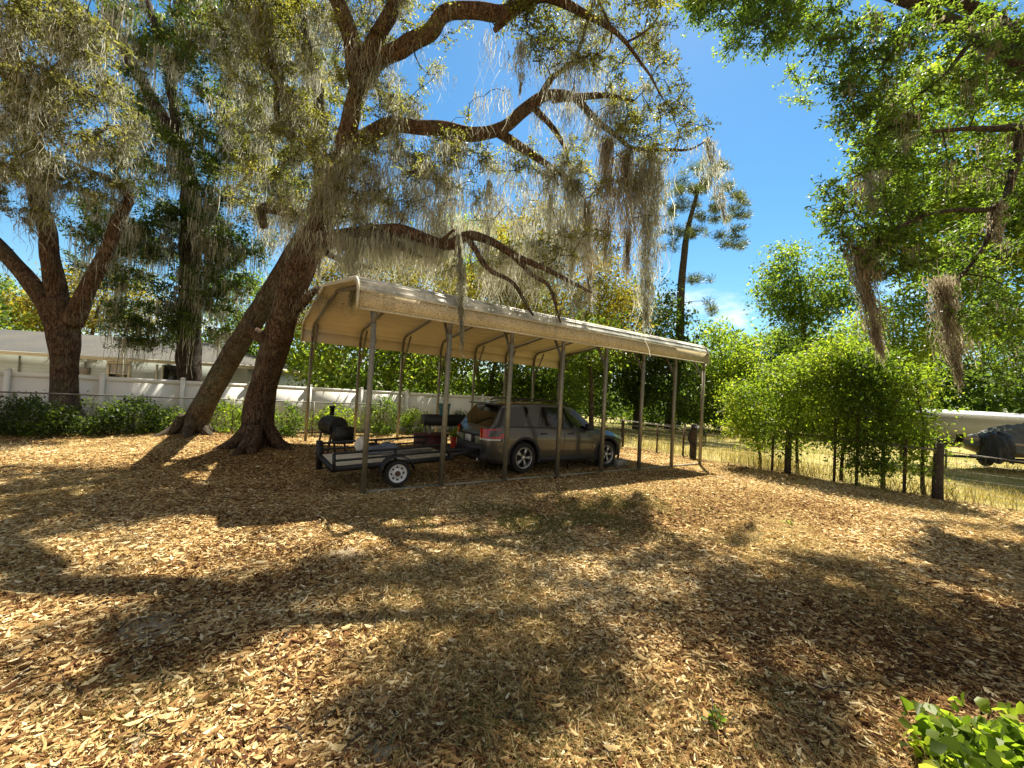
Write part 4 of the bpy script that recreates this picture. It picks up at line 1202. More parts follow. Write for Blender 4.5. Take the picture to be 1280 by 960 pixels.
for k in range(8):
    t = k * S_
    bow = [(.05, 3.05), (.05, 3.45), (.10, 3.66), (.22, 3.80), (.45, 3.86), (W_ / 2, rid - .10)]
    bow = bow + [(W_ - w, z) for w, z in bow[::-1][1:]]
    r_ = B()
    for (w0, z0), (w1, z1) in zip(bow[:-1], bow[1:]): r_.bar(tw(t, w0, z0), tw(t, w1, z1), .066)
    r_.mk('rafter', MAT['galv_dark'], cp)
    for w, sgn in ((.05, 1), (W_ - .05, -1)):
        p = B(); zb = -.12 if (k == 7 and w < 1) else -.03
        p.box(tw(t, w, (3.06 + zb) / 2), (.078, .078, 3.06 - zb), np.stack([AX, PE, [0, 0, 1]], 1)); p.mk('post', MAT['galv'], cp)
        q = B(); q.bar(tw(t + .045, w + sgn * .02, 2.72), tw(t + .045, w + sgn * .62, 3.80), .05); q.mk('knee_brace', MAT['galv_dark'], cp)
for w in (.05, W_ - .05):
    b = B()
    for k in range(7): b.bar(tw(k * S_ + .042, w, .008), tw((k + 1) * S_ - .042, w, .008), .056)
    b.mk('base_rail', MAT['galv'], cp)

# ------------------------------------------------------------------ the parked car
CARX0, CARW = 2.90, 1.50          # rear bumper along the carport, centre line across it
CS = .945
ca = CA - .02
car = thing('parked_suv', 'dark grey green metallic SUV parked nose away under the carport', 'car', tuple(tw(CARX0, CARW)), (0, 0, ca), world=False)
car.scale = (CS, CS, CS * 1.05)
#      x     zb   wlow  wmid  zbelt wbelt zroof wroof
ST = np.array([[0.00, .42, .70, .74, .86, .66, .88, .60],
               [0.04, .36, .82, .86, .98, .78, 1.00, .72],
               [0.12, .32, .89, .93, 1.08, .85, 1.11, .80],
               [0.30, .27, .93, .97, 1.12, .90, 1.37, .76],
               [0.52, .25, .95, .985, 1.13, .92, 1.68, .66],
               [0.90, .25, .955, .99, 1.135, .93, 1.735, .67],
               [1.80, .24, .95, .985, 1.12, .935, 1.765, .68],
               [2.50, .24, .95, .985, 1.10, .935, 1.745, .675],
               [2.95, .24, .95, .985, 1.09, .93, 1.68, .66],
               [3.30, .24, .95, .985, 1.08, .92, 1.44, .72],
               [3.68, .24, .95, .98, 1.07, .90, 1.13, .80],
               [3.95, .25, .95, .98, 1.05, .88, 1.10, .76],
               [4.45, .28, .93, .965, .99, .84, 1.04, .70],
               [4.80, .32, .87, .90, .90, .76, .95, .62],
               [4.97, .36, .74, .78, .78, .64, .82, .52],
               [5.03, .42, .60, .64, .66, .52, .70, .44]])


def cst(x): return [np.interp(x, ST[:, 0], ST[:, i]) for i in range(1, 8)]


def csec(x):
    zb, wl, wm, zl, wb, zr, wr = cst(x)
    f = np.clip((zr - zl - .05) / .3, 0, 1)
    return np.array([(0, zb), (wl * .88, zb), (wl, zb + .07), (wm - .01, min(.56, zl - .25)), (wm, min(.80, zl - .14)), (wm - .012, zl - .10), (wb, zl),
                     (wb * (1 - f) * .97 + f * (wr + .055), zl + (zr - zl) * (.55 + .36 * f)), (wr * (1 - .08 * (1 - f)), zr - .022), (wr * .55, zr), (0, zr + .012)])


xs_ = np.unique(np.concatenate([ST[:, 0], np.linspace(0, 5.03, 60)]))
secs = np.array([csec(x) for x in xs_])
nS, nP = secs.shape[:2]
V = []
for x, s_ in zip(xs_, secs):
    V.append(np.concatenate([np.stack([np.full(nP, x), s_[:, 0], s_[:, 1]], -1), np.stack([np.full(nP - 2, x), -s_[-2:0:-1, 0], s_[-2:0:-1, 1]], -1)]))
nl = len(V[0])
V = np.concatenate(V)
F = grid_faces(nS, nl, wrap=True)[:, ::-1]
caps = [np.array([list(range(nl))]), np.array([list(range((nS - 1) * nl, nS * nl))[::-1]])]
body = mk('body', V, [F] + caps, MAT['suv_paint'], car, smooth=True)
WX = (1.12, 4.14); WR = .385
cut = B()
for wx in WX:
    for sg in (1, -1):
        M4 = np.eye(4); M4[:3, :3] = np.array([[1, 0, 0], [0, 0, 1], [0, -1, 0]]).T if sg > 0 else np.array([[1, 0, 0], [0, 0, 1], [0, -1, 0]]).T
        th = np.arange(36) * 2 * math.pi / 36
        r0 = WR + .075
        ring = [np.stack([wx + r0 * np.cos(th), np.full(36, y), WR + r0 * np.sin(th)], -1) for y in (sg * .62, sg * 1.2)]
        k0 = cut.n
        cut.add(np.concatenate(ring), grid_faces(2, 36, wrap=True))
        cut.F.append(np.array([list(range(36))[::-1]]) + k0); cut.F.append(np.array([list(range(36, 72))]) + k0)
cutter = cut.mk('cutter', None)
import bmesh
for ob in (body, cutter):
    bm = bmesh.new(); bm.from_mesh(ob.data); bmesh.ops.recalc_face_normals(bm, faces=bm.faces); bm.to_mesh(ob.data); bm.free()
md = body.modifiers.new('cut', 'BOOLEAN'); md.object = cutter; md.operation = 'DIFFERENCE'; md.solver = 'EXACT'
sc_m, car.scale = tuple(car.scale), (1, 1, 1); lc, rc = tuple(car.location), tuple(car.rotation_euler)
car.location = (0, 0, 0); car.rotation_euler = (0, 0, 0)
bpy.context.view_layer.update()
dg = bpy.context.evaluated_depsgraph_get()
nm = bpy.data.meshes.new_from_object(body.evaluated_get(dg))
body.modifiers.clear(); old = body.data; body.data = nm; nm.name = 'body'
bpy.data.objects.remove(cutter)
car.location, car.rotation_euler, car.scale = lc, rc, sc_m
nm.polygons.foreach_set("use_smooth", np.ones(len(nm.polygons), bool)); nm.set_sharp_from_angle(angle=math.radians(28))
if not nm.materials: nm.materials.append(MAT['suv_paint'])


def side_pt(x, s, sg, off=.008):
    """point on the glass band: s 0 at the belt, 1 at the roof edge"""
    q = csec(x); a, b_ = q[6], q[7]
    p = a + (b_ - a) * s
    nrm = np.array([b_[1] - a[1], -(b_[0] - a[0])]); nrm /= np.linalg.norm(nrm) + 1e-9
    return np.array([x, sg * (p[0] + nrm[0] * off), p[1] + nrm[1] * off])


def pane(name, bl, br, tr, tl, sg, mat, off=.008, nx=8, nz=4):
    Vv = []
    for j in range(nz + 1):
        v = j / nz
        for i in range(nx + 1):
            u_ = i / nx
            x0 = bl[0] * (1 - v) + tl[0] * v; x1 = br[0] * (1 - v) + tr[0] * v
            s0 = bl[1] * (1 - v) + tl[1] * v; s1 = br[1] * (1 - v) + tr[1] * v
            Vv.append(side_pt(x0 + (x1 - x0) * u_, s0 + (s1 - s0) * u_, sg, off))
    return mk(name, np.array(Vv), grid_faces(nz + 1, nx + 1), mat, car, smooth=True)


for sg in (1, -1):
    pane('side_window', (2.47, .06), (3.46, .10), (2.98, .92), (2.47, .95), sg, MAT['glass'])
    pane('side_window', (1.54, .06), (2.40, .06), (2.40, .93), (1.74, .90), sg, MAT['glass'])
    pane('quarter_window', (.40, .08), (1.10, .06), (1.36, .90), (.62, .90), sg, MAT['glass'])
    pane('rear_pillar_trim', (.17, .03), (.40, .03), (.62, .93), (.50, .93), sg, MAT['black_plastic'], .007)
    pane('window_trim', (.50, -.015), (3.50, -.015), (3.47, .045), (.50, .045), sg, MAT['black_plastic'], .006, 20, 1)
    pane('pillar_trim', (2.40, .06), (2.47, .06), (2.47, .95), (2.40, .95), sg, MAT['black_plastic'], .006, 1, 4)


def deck(name, x0, x1, wfrac, mat, off=.010, n=10):
    Vv = []
    for x in np.linspace(x0, x1, n):
        zr, wr = cst(x)[5], cst(x)[6]
        sl_ = (cst(x + .01)[5] - cst(x - .01)[5]) / .02
        nn = np.array([-sl_, 1]) / math.hypot(sl_, 1)
        for f in np.linspace(-wfrac, wfrac, 9): Vv.append([x + nn[0] * off, f * wr, zr + nn[1] * off - .022 * max(0, (abs(f) - .55) / .45) + .006 * (1 - abs(f))])
    return mk(name, np.array(Vv), grid_faces(n, 9), mat, car, smooth=True)


deck('windscreen', 3.0, 3.62, .97, MAT['glass']); deck('rear_window', .14, .47, .97, MAT['glass'])
b = B(); b.box((.44, 0, 1.675), (.34, 1.30, .035)); b.mk('spoiler', MAT['suv_paint'], car)
for sg in (1, -1):
    b = B(); P, R = smooth_path([(.95, sg * .60, 1.745), (1.05, sg * .60, 1.81), (2.0, sg * .605, 1.835), (2.75, sg * .60, 1.79), (2.85, sg * .60, 1.72)], [.02] * 5, .1); b.tube(P, R, 6); b.mk('roof_rail', MAT['black_plastic'], car)
    b = B(); b.box((3.28, sg * 1.06, 1.16), (.16, .22, .17), taper=.85); b.box((3.30, sg * .96, 1.10), (.07, .12, .05)); b.mk('wing_mirror', MAT['black_plastic'], car)
    for dx in (1.72, 2.68):
        b = B(); b.box((dx, sg * .985, .985), (.20, .03, .035)); b.mk('door_handle', MAT['black_plastic'], car)
    b = B(); b.box((2.65, sg * .965, .33), (2.1, .05, .13)); b.mk('sill', MAT['black_plastic'], car)
    for dx in (1.50, 2.44, 3.52):
        b = B()
        for z0, z1 in ((.42, .62), (.62, .80), (.80, 1.00)):
            h0, h1 = (np.interp(z, csec(dx)[2:7, 1], csec(dx)[2:7, 0]) for z in (z0, z1))
            b.bar((dx, sg * (h0 + .001), z0), (dx, sg * (h1 + .001), z1), .008, .006)
        b.mk('door_gap', MAT['black_plastic'], car)
    # lamps wrap round the rear corner
    path = [(.50, 0), (.36, 0), (.24, 0), (.13, 0), (.06, 0), (.02, 0), (-.012, .70), (-.014, .60)]
    for nm_, z0, z1, mt_ in (('tail_lamp', .86, 1.085, 'tail'), ('lamp_reflector', .82, .854, 'clear')):
        Vv = []
        for i, (x, y) in enumerate(path):
            for z in (z0, z1):
                if y: yy_ = y
                else: yy_ = np.interp(z, csec(max(x, .03))[2:7, 1], csec(max(x, .03))[2:7, 0]) + .012
                k_ = .0 if i else .06
                Vv.append([x, sg * yy_, z - (k_ if z == z1 else -k_)])
        lo_ = np.array(Vv); inn = lo_ - np.array([-.01, sg * .03, 0])
        mk(nm_, np.vstack([lo_, inn]), [grid_faces(len(path), 2), grid_faces(len(path), 2)[:, ::-1] + len(lo_)], MAT[mt_], car, smooth=True)
    b = B(); b.box((4.86, sg * .66, .80), (.20, .26, .13), Matrix.Rotation(-sg * .45, 3, 'Z')); b.mk('headlight', MAT['clear'], car)
    for wx in WX:   # dark cladding round each arch, and the liner inside it
        b = B(); th = np.linspace(-.28, math.pi + .28, 30); r0 = WR + .105
        Pp = np.stack([wx + r0 * np.cos(th), np.full(30, sg * .972), np.maximum(WR + r0 * np.sin(th), .26)], -1)
        Vv, Ff = tube(Pp, .045, 6); Vv[:, 1] = sg * .972 + (Vv[:, 1] - sg * .972) * .6; b.add(Vv, Ff); b.mk('wheel_arch', MAT['black_plastic'], car, smooth=True)
        th = np.linspace(0, math.pi, 20); r1 = WR + .07
        Vv = np.concatenate([np.stack([wx + r1 * np.cos(th), np.full(20, sg * y), WR + r1 * np.sin(th)], -1) for y in (.60, .95)])
        mk('wheel_liner', Vv, grid_faces(2, 20), MAT['black_plastic'], car)
b = B(); b.box((.015, 0, .56), (.10, 1.36, .26)); b.box((.10, 0, .40), (.22, 1.66, .20)); b.mk('rear_bumper', MAT['black_plastic'], car)
b = B(); b.box((-.012, 0, .905), (.03, 1.16, .05)); b.mk('tailgate_strip', MAT['black_plastic'], car)
b = B(); b.box((.01, 0, .80), (.05, .62, .20)); b.mk('plate_recess', MAT['black_plastic'], car)
b = B(); b.box((-.022, .03, .80), (.012, .33, .165)); b.mk('number_plate', MAT['plate'], car)
for y in (-.52, .52):
    b = B(); P, R = smooth_path([(.30, y, .33), (-.03, y, .32)], [.04, .04], .1); b.tube(P, R, 12); b.mk('exhaust', MAT['alloy'], car)
b = B(); b.box((4.99, 0, .62), (.07, .90, .24)); b.mk('grille', MAT['black_plastic'], car)
b = B(); b.box((2.6, 0, .33), (4.5, 1.2, .25)); b.mk('underbody', MAT['black_plastic'], car)
# wheels
tp = np.array([(.255, -.11), (.30, -.125), (.355, -.115), (.380, -.075), (.385, 0), (.380, .075), (.355, .115), (.30, .125), (.255, .11)])


def suv_wheel(x, y, sg):
    w = sub_empty('wheel', car, (x, y, WR), (math.radians(-90 * sg), 0, 0))   # local z points outwards
    B().lathe(tp, 40).mk('tyre', MAT['tyre'], w, smooth=True, sharp=.7)
    r = B()
    r.lathe([(.262, -.09), (.262, .105), (.245, .112), (.240, .095), (.240, .02)], 40)
    for k in range(5):
        for da in (-.17, .17):
            a = k * 2 * math.pi / 5 + da
            ct, st_ = math.cos(a), math.sin(a)
            R3 = np.array([[ct, -st_, 0], [st_, ct, 0], [0, 0, 1]])
            r.box(R3 @ np.array([.148, -.012 * np.sign(da), .082]), (.20, .030, .030), R3)
    r.lathe([(0, .098), (.045, .098), (.060, .085), (.060, .05)], 20)
    r.mk('rim', MAT['alloy'], w)
    B().lathe([(0, .01), (.238, .01), (.238, -.08)], 30).mk('brake_disc', MAT['black_plastic'], w)


for wx in WX:
    for sg in (1, -1): suv_wheel(wx, sg * .865, sg)

# ------------------------------------------------------------------ utility trailer
TA = CA - .03
tl = thing('utility_trailer', 'flat black utility trailer with plank bed and white spoked wheels under the carport', 'trailer', tuple(tw(-.45, .30)), (0, -math.radians(3.2), TA), world=False)
TL, TWd, TZ = 2.25, 1.40, .44
for k in range(8):
    y = (k + .5) * TWd / 8
    b = B(); b.box((TL / 2, y, TZ), (TL, TWd / 8 - .012, .035)); b.mk('plank', MAT['wood_grey'], tl)
b = B()
for y in (-.025, TWd + .025): b.bar((-.02, y, TZ - .04), (TL + .02, y, TZ - .04), .05, .10)
for x in (-.025, TL + .025): b.bar((x, -.05, TZ - .04), (x, TWd + .05, TZ - .04), .05, .10)
b.bar((TL, TWd * .2, TZ - .06), (TL + 1.05, TWd / 2, TZ - .06), .06, .08); b.bar((TL, TWd * .8, TZ - .06), (TL + 1.05, TWd / 2, TZ - .06), .06, .08)
b.mk('frame', MAT['black_steel'], tl)
for y in (-.03, TWd + .03):
    b = B()
    for x in (0, 1.1, TL - .03): b.bar((x, y, TZ - .05), (x, y, TZ + .24), .042)
    b.bar((0, y, TZ + .24), (TL, y, TZ + .24), .042); b.bar((0, y, TZ + .11), (TL, y, TZ + .11), .034)
    b.mk('side_rail', MAT['black_steel'], tl)
b = B(); b.bar((-.05, TWd + .03, TZ - .3), (-.05, TWd + .03, TZ + .30), .09); b.bar((-.05, .1, TZ - .02), (-.05, TWd, TZ - .02), .05); b.mk('tail_post', MAT['black_steel'], tl)
for sg, y in ((-1, -.20), (1, TWd + .20)):
    b = B(); th = np.linspace(.05, math.pi - .05, 18)
    for a0, a1 in zip(th[:-1], th[1:]):
        p0 = np.array([1.08 + .33 * math.cos(a0), y, .26 + .33 * math.sin(a0)]); p1 = np.array([1.08 + .33 * math.cos(a1), y, .26 + .33 * math.sin(a1)])
        b.bar(p0, p1, .22, .018, upv=(0, 1, 0)) if False else b.add(np.array([p0 + [0, -.11, 0], p0 + [0, .11, 0], p1 + [0, .11, 0], p1 + [0, -.11, 0], p0 * [1, 1, 1] + [0, -.11, -.03], p1 + [0, -.11, -.03]]), [np.array([[0, 1, 2, 3]]), np.array([[0, 3, 5, 4]])])
    b.mk('fender', MAT['black_steel'], tl)
    w = sub_empty('wheel', tl, (1.08, y, .25), (math.radians(-90 * sg), 0, 0))
    B().lathe([(.165, -.075), (.20, -.09), (.235, -.08), (.252, -.05), (.256, 0), (.252, .05), (.235, .08), (.20, .09), (.165, .075)], 36).mk('tyre', MAT['tyre'], w, smooth=True, sharp=.7)
    B().lathe([(.178, .06), (.172, .082), (.158, .07), (.11, .035), (.075, .055), (.05, .06)], 32).mk('rim', MAT['white_rim'], w, smooth=True)
    for k in range(8):
        a = k * math.pi / 4
        h_ = B(); h_.lathe([(0, .005), (.020, .005), (.020, -.02)], 10, np.array([[1, 0, 0, .118 * math.cos(a)], [0, 1, 0, .118 * math.sin(a)], [0, 0, 1, .048], [0, 0, 0, 1]]))
        h_.mk('vent_hole', MAT['black_plastic'], w)
    B().lathe([(0, .10), (.035, .10), (.048, .085), (.048, .03)], 16).mk('hub', MAT['rust'], w, smooth=True, sharp=.7)
b = B(); b.bar((-.1, TWd / 2, .30), (TL * .45, TWd / 2, .30), .03); b.bar((1.08, -.2, .29), (1.08, TWd + .2, .29), .06); b.mk('axle', MAT['black_steel'], tl)

# bundle of folded tarp and pipes lying on the trailer bed
def loc_to_world(o, p):
    from mathutils import Euler
    return np.array(o.location) + np.array(Euler(o.rotation_euler).to_matrix()) @ np.asarray(p)


c = loc_to_world(tl, (1.15, 1.0, TZ + .04))
bt = thing('tarp_bundle', 'folded blue grey tarp lying on the trailer planks', 'tarp', tuple(c))
u_, v_ = np.meshgrid(np.linspace(-1, 1, 21), np.linspace(-1, 1, 13))
h = np.maximum(0, 1 - np.abs(u_) ** 3) * np.maximum(0, 1 - np.abs(v_) ** 3) * (.14 + .05 * np.sin(5 * u_ + 2 * v_) + .03 * np.sin(9 * v_ - 4 * u_))
Vv = c + AX * (u_.ravel() * .45)[:, None] + PE * (v_.ravel() * .26)[:, None] + np.array([0, 0, 1]) * h.ravel()[:, None]
mk('cloth', Vv, grid_faces(13, 21), MAT['blue_tarp'], bt, smooth=True)
c = loc_to_world(tl, (1.55, .55, TZ + .05))
bt = thing('pipe_bundle', 'loose grey pipes lying along the far trailer rail', 'pipes', tuple(c))
for k in range(4):
    b = B(); p = c + PE * (k * .06 - .1) + np.array([0, 0, .03 * (k % 2)]); b.tube(np.array([p - AX * (.6 - .1 * k), p + AX * (.4 + .06 * k)]), .022, 8); b.mk('pipe', MAT['galv_dark'], bt)

# ------------------------------------------------------------------ barrel grill behind the trailer
gc = at(416, 532, 10.9)
gb = np.array([gc[0], gc[1], 0])
gl = thing('barrel_grill', 'black barrel smoker grill with a stub chimney standing behind the trailer', 'grill', tuple(gb))
rx_ = np.array([math.cos(-.75), math.sin(-.75), 0]); ry_ = np.array([-rx_[1], rx_[0], 0])
Rg = np.stack([rx_, ry_, [0, 0, 1]], 1)
zc = gc[2]
Mb = np.eye(4); Mb[:3, :3] = np.stack([ry_, np.array([0, 0, 1.0]), rx_], 1); Mb[:3, 3] = gb + [0, 0, zc]
B().lathe([(0, -.36), (.235, -.36), (.25, -.34), (.25, .34), (.235, .36), (0, .36)], 28, Mb).mk('barrel', MAT['black_steel'], gl, smooth=True, sharp=.6)
B().lathe([(.055, 0), (.055, .20), (.075, .20), (.075, .26), (0, .26)], 14, np.array([[1, 0, 0, (gb - rx_ * .1)[0]], [0, 1, 0, (gb - rx_ * .1)[1]], [0, 0, 1, zc + .26], [0, 0, 0, 1]])).mk('chimney', MAT['black_steel'], gl)
for sx_ in (-.30, .30):
    for sy_ in (-.2, .2):
        b = B(); b.bar(gb + rx_ * sx_ + ry_ * sy_ * .8 + [0, 0, zc - .2], gb + rx_ * sx_ * 1.1 + ry_ * sy_ * 1.3, .045); b.mk('leg', MAT['rust'], gl)
b = B(); b.box(gb + rx_ * .62 + [0, 0, zc - .18], (.36, .40, .42), Rg); b.mk('firebox', MAT['black_steel'], gl)
b = B(); b.bar(gb - ry_ * .33 - rx_ * .2 + [0, 0, zc + .08], gb - ry_ * .33 + rx_ * .2 + [0, 0, zc + .08], .025); b.mk('lid_handle', MAT['rust'], gl)


def blob_bag(name, label, cat, c, r, mat):
    o = thing(name, label, cat, tuple(c))
    th = np.linspace(0, math.pi, 14); ph = np.arange(22) * 2 * math.pi / 22
    tt_, pp_ = np.meshgrid(th, ph, indexing='ij')
    q = 1 + .10 * np.sin(3 * pp_ + 2 * tt_) + .06 * np.sin(7 * pp_ - 3 * tt_)
    Vv = np.stack([c[0] + r[0] * q * np.sin(tt_) ** .8 * np.cos(pp_), c[1] + r[1] * q * np.sin(tt_) ** .8 * np.sin(pp_), c[2] + r[2] * (1 - np.cos(tt_)) * (.94 + .06 * q)], -1).reshape(-1, 3)
    mk('sack', Vv, grid_faces(14, 22, wrap=True), mat, o, smooth=True)
    b = B(); b.lathe([(.02, 0), (.05, .05), (.02, .02)], 10, np.array([[1, 0, 0, c[0]], [0, 1, 0, c[1]], [0, 0, 1, c[2] + 2 * r[2] - .02], [0, 0, 0, 1]])); b.mk('tied_neck', mat, o)
    return o


c = loc_to_world(tl, (.72, 1.22, TZ + .02))
blob_bag('feed_sack', 'small pale white sack on the trailer planks beside the black grill', 'sack', c, (.12, .10, .16), MAT['white_cloth'])

# ------------------------------------------------------------------ trough, chest, buckets behind the trailer hitch
tcn = at(559, 525, 12.0)
tr = thing('planter_trough', 'black raised trough on legs with a teal bucket on its rim', 'trough', (tcn[0], tcn[1], 0))
zt = tcn[2]
R0 = np.stack([AX, PE, [0, 0, 1]], 1)
b = B(); c0 = np.array([tcn[0], tcn[1], 0])
b.box(c0 + [0, 0, zt - .13], (1.35, .5, .03), R0)
for sy_ in (-.25, .25): b.box(c0 + PE * sy_ + [0, 0, zt], (1.40, .03, .29), R0)
for sx_ in (-.69, .69): b.box(c0 + AX * sx_ + [0, 0, zt + .002], (.03, .47, .285), R0)
b.mk('trough_box', MAT['black_plastic'], tr)
b = B(); b.box(c0 + [0, 0, zt + .08], (1.33, .46, .02), R0); b.mk('soil', MAT['wood_post'], tr)
for sx_ in (-.6, .6):
    for sy_ in (-.18, .18):
        b = B(); p = c0 + AX * sx_ + PE * sy_; b.bar(p + [0, 0, zt - .14], p, .05); b.mk('leg', MAT['galv'], tr)


def bucket(label, c, r, h, mat, liquid=None):
    o = thing('bucket', label, 'bucket', tuple(c))
    Mq = np.eye(4); Mq[:3, 3] = c
    B().lathe([(0, .01), (r * .8, 0), (r, h), (r * 1.07, h), (r * 1.07, h - .03), (r * 1.0, h - .03), (r * .95, h - .04), (r * .77, .02), (0, .02)], 22, Mq).mk('pail', mat, o, smooth=True, sharp=.6)
    b = B(); th = np.linspace(0, math.pi, 14); P = np.stack([c[0] + r * 1.07 * np.cos(th), np.full(14, c[1] - r * .3), c[2] + h * (.95 - .28 * np.sin(th))], -1); P[:, 1] = c[1] - np.sin(th) * r * 1.05; b.tube(P, .006, 5); b.mk('bail_handle', MAT['galv'], o)
    return o


tb = at(555, 519, 12.0); tb[2] = zt + .09
bucket('teal plastic bucket standing in the black trough', tb, .17, .38, MAT['teal'])
rb = gr(569, 559); rb[2] = 0
bucket('red bucket with a yellow green plant left of the parked car', rb, .19, .36, MAT['red_plastic'])
bush('potted_plant', 'bright yellow green plant growing in the red bucket', 'plant', rb + [0, 0, .33], (.20, .2, .28), 16, 'bright_leaf', leaf=(.11, .05), sigma=.06, per=9, stems=4)
cb = at(537, 568, 11.6); cb[2] = 0
ch = thing('storage_chest', 'dark red wooden chest beyond the trailer hitch', 'chest', tuple(cb))
b = B(); b.box(cb + [0, 0, .33], (.78, .55, .62), R0); b.mk('box', MAT['maroon'], ch)
b = B(); b.box(cb + [0, 0, .675], (.83, .60, .06), R0); b.mk('lid', MAT['maroon'], ch)
for sx_ in (-.34, .34):
    b = B(); b.box(cb + AX * sx_ - PE * .285 + [0, 0, .33], (.06, .02, .62), R0); b.mk('corner_batten', MAT['rust'], ch)
kb = gr(795, 582); kb = tw(7.45, .62)
bk = thing('cinder_block', 'small grey concrete block beside a carport post ahead of the car', 'block', tuple(kb))
b = B()
for sy_ in (-.085, .085): b.box(kb + PE * sy_ + [0, 0, .10], (.40, .03, .20), R0)
for sx_ in (-.185, 0, .185): b.box(kb + AX * sx_ + [0, 0, .0995], (.03, .14, .199), R0)
b.mk('block', MAT['concrete'], bk)

# ------------------------------------------------------------------ fences
def line_at(px, py, w):
    dd = ray(px, py)[:2]; k = (w + O3[:2] @ PE[:2]) / (dd @ PE[:2]); q = np.array([dd[0] * k, dd[1] * k, 0]); return (q - O3) @ AX


FW = 10.6
fx = np.arange(-13.5, 12.5, 2.0)
wf = thing('vinyl_fence', 'long white vinyl privacy fence behind the trees and the carport', 'fence', tuple(tw(fx[0], FW)))
for i, t in enumerate(fx):
    b = B(); b.box(tw(t, FW, .90), (.13, .13, 1.84), R0); b.box(tw(t, FW, 1.84), (.15, .15, .03), R0); b.box(tw(t, FW, 1.87), (.12, .12, .03), R0, taper=.3); b.mk('post', MAT['vinyl'], wf)
    if i < len(fx) - 1:
        b = B(); q = t + 1.0
        for z_ in (.12, 1.70): b.box(tw(q, FW, z_), (1.87, .05, .15), R0)
        b.box(tw(q, FW, .91), (1.85, .026, 1.43), R0)
        b.mk('panel', MAT['vinyl'], wf)

CW = 9.35
cx_ = np.arange(-12.0, 3.2, 2.5)
cf = thing('chain_link_fence', 'low chain link fence overgrown with vines in front of the white fence', 'fence', tuple(tw(cx_[0], CW)))
for t in cx_:
    b = B(); b.tube(np.array([tw(t, CW, -.05), tw(t, CW, 1.24)]), .028, 8); b.mk('post', MAT['galv'], cf)
b = B(); b.tube(np.array([tw(cx_[0], CW, 1.22), tw(cx_[-1], CW, 1.22)]), .022, 8); b.mk('top_rail', MAT['galv_dark'], cf)


def wires(P, Q, r=.0022):
    P = np.asarray(P); Q = np.asarray(Q); n = len(P)
    d = Q - P; d /= np.linalg.norm(d, axis=1)[:, None]
    a = np.cross(d, PE + .3 * AX + np.array([0, .1, .2])); a /= np.linalg.norm(a, axis=1)[:, None]; e = np.cross(d, a)
    V = np.stack([X + o * r for X in (P, Q) for o in (a, -.5 * a + .87 * e, -.5 * a - .87 * e)], 1).reshape(-1, 3)
    f = np.array([[0, 1, 4, 3], [1, 2, 5, 4], [2, 0, 3, 5]])
    return V, (np.arange(n)[:, None, None] * 6 + f[None]).reshape(-1, 4)


t0s = np.arange(cx_[0], cx_[-1] - 1.2, .085)
b = B(); b.add(*wires([tw(t, CW + .004, .02) for t in t0s], [tw(t + 1.2, CW + .004, 1.22) for t in t0s], .0025)); b.add(*wires([tw(t + 1.2, CW - .004, .02) for t in t0s], [tw(t, CW - .004, 1.22) for t in t0s], .0025)); b.mk('wire_mesh', MAT['galv_dark'], cf)

# right fence: thick old posts, steel stakes, a rail and woven wire
FT = 12.0
rf = thing('wire_fence', 'old wire field fence with dark wooden posts on the right', 'fence', tuple(tw(FT, 0)))


def tfence(px, py):
    """w on the line t = FT under a photo column"""
    dd = ray(px, py)[:2]; k = (FT + O3[:2] @ AX[:2]) / (dd @ AX[:2]); q = np.array([dd[0] * k, dd[1] * k, 0]); return (q - O3) @ PE


for px, h, r in ((777, 1.12, .07), (866, 1.22, .12), (985, 1.28, .09), (1173, 1.32, .10)):
    w = tfence(px, 570); b = B(); P = np.array([tw(FT, w, z) for z in (-.1, .4, .9, h)]); b.tube(P, [r * 1.05, r, r * .97, r * .9], 12, True, .05); b.mk('post', MAT['wood_post'], rf)
for px, h in ((853, 1.0), (965, 1.2), (1043, 1.75), (1071, 1.95), (1131, 1.35), (820, 1.05)):
    w = tfence(px, 570); b = B(); b.box(tw(FT + .03, w, h / 2 - .05), (.04, .04, h + .1), R0); b.box(tw(FT + .03, w, h / 2), (.012, .07, h), R0); b.mk('stake', MAT['rust'], rf)
wA, wB_, wC = tfence(985, 570), tfence(1173, 570), tfence(1330, 590)
b = B(); b.tube(np.array([tw(FT - .06, wA, 1.22), tw(FT - .06, wB_, 1.16)]), .028, 8); b.tube(np.array([tw(FT - .06, wB_, 1.16), tw(FT - .06, wC, 1.06)]), .011, 6)
w9 = tfence(700, 560); w8 = tfence(866, 570)
b.tube(np.array([tw(FT - .06, w8, 1.02), tw(FT - .06, w9, 1.15)]), .02, 6); b.tube(np.array([tw(FT - .06, wA, 1.2), tw(FT - .06, w8, 1.1)]), .01, 6)
b.mk('top_rail', MAT['galv_dark'], rf)
wv = np.arange(wC, w9, .15)
b = B(); b.add(*wires([tw(FT, w, .03) for w in wv], [tw(FT, w, 1.12) for w in wv], .003))
for z_ in (.05, .15, .27, .40, .55, .72, .90, 1.10): b.add(*wires([tw(FT + .004, wC, z_)], [tw(FT + .004, w9, z_)], .003))
b.mk('woven_wire', MAT['galv_dark'], rf)
# hose hung on the thick post
hc = tw(FT - .16, tfence(868, 570), 1.05)
hs = thing('garden_hose', 'black hose coiled over the thick dark fence post', 'hose', tuple(hc))
b = B()
for k in range(4):
    th = np.linspace(0, 2 * math.pi, 32); r = .26 + .03 * k
    P = hc + np.stack([-PE[0] * (r * np.cos(th) + .13) + AX[0] * .02 * k, -PE[1] * (r * np.cos(th) + .13) + AX[1] * .02 * k, r * 1.15 * np.sin(th) - .24 - .02 * k], -1); b.tube(P, .013, 6)
b.mk('coil', MAT['hose'], hs, smooth=True)

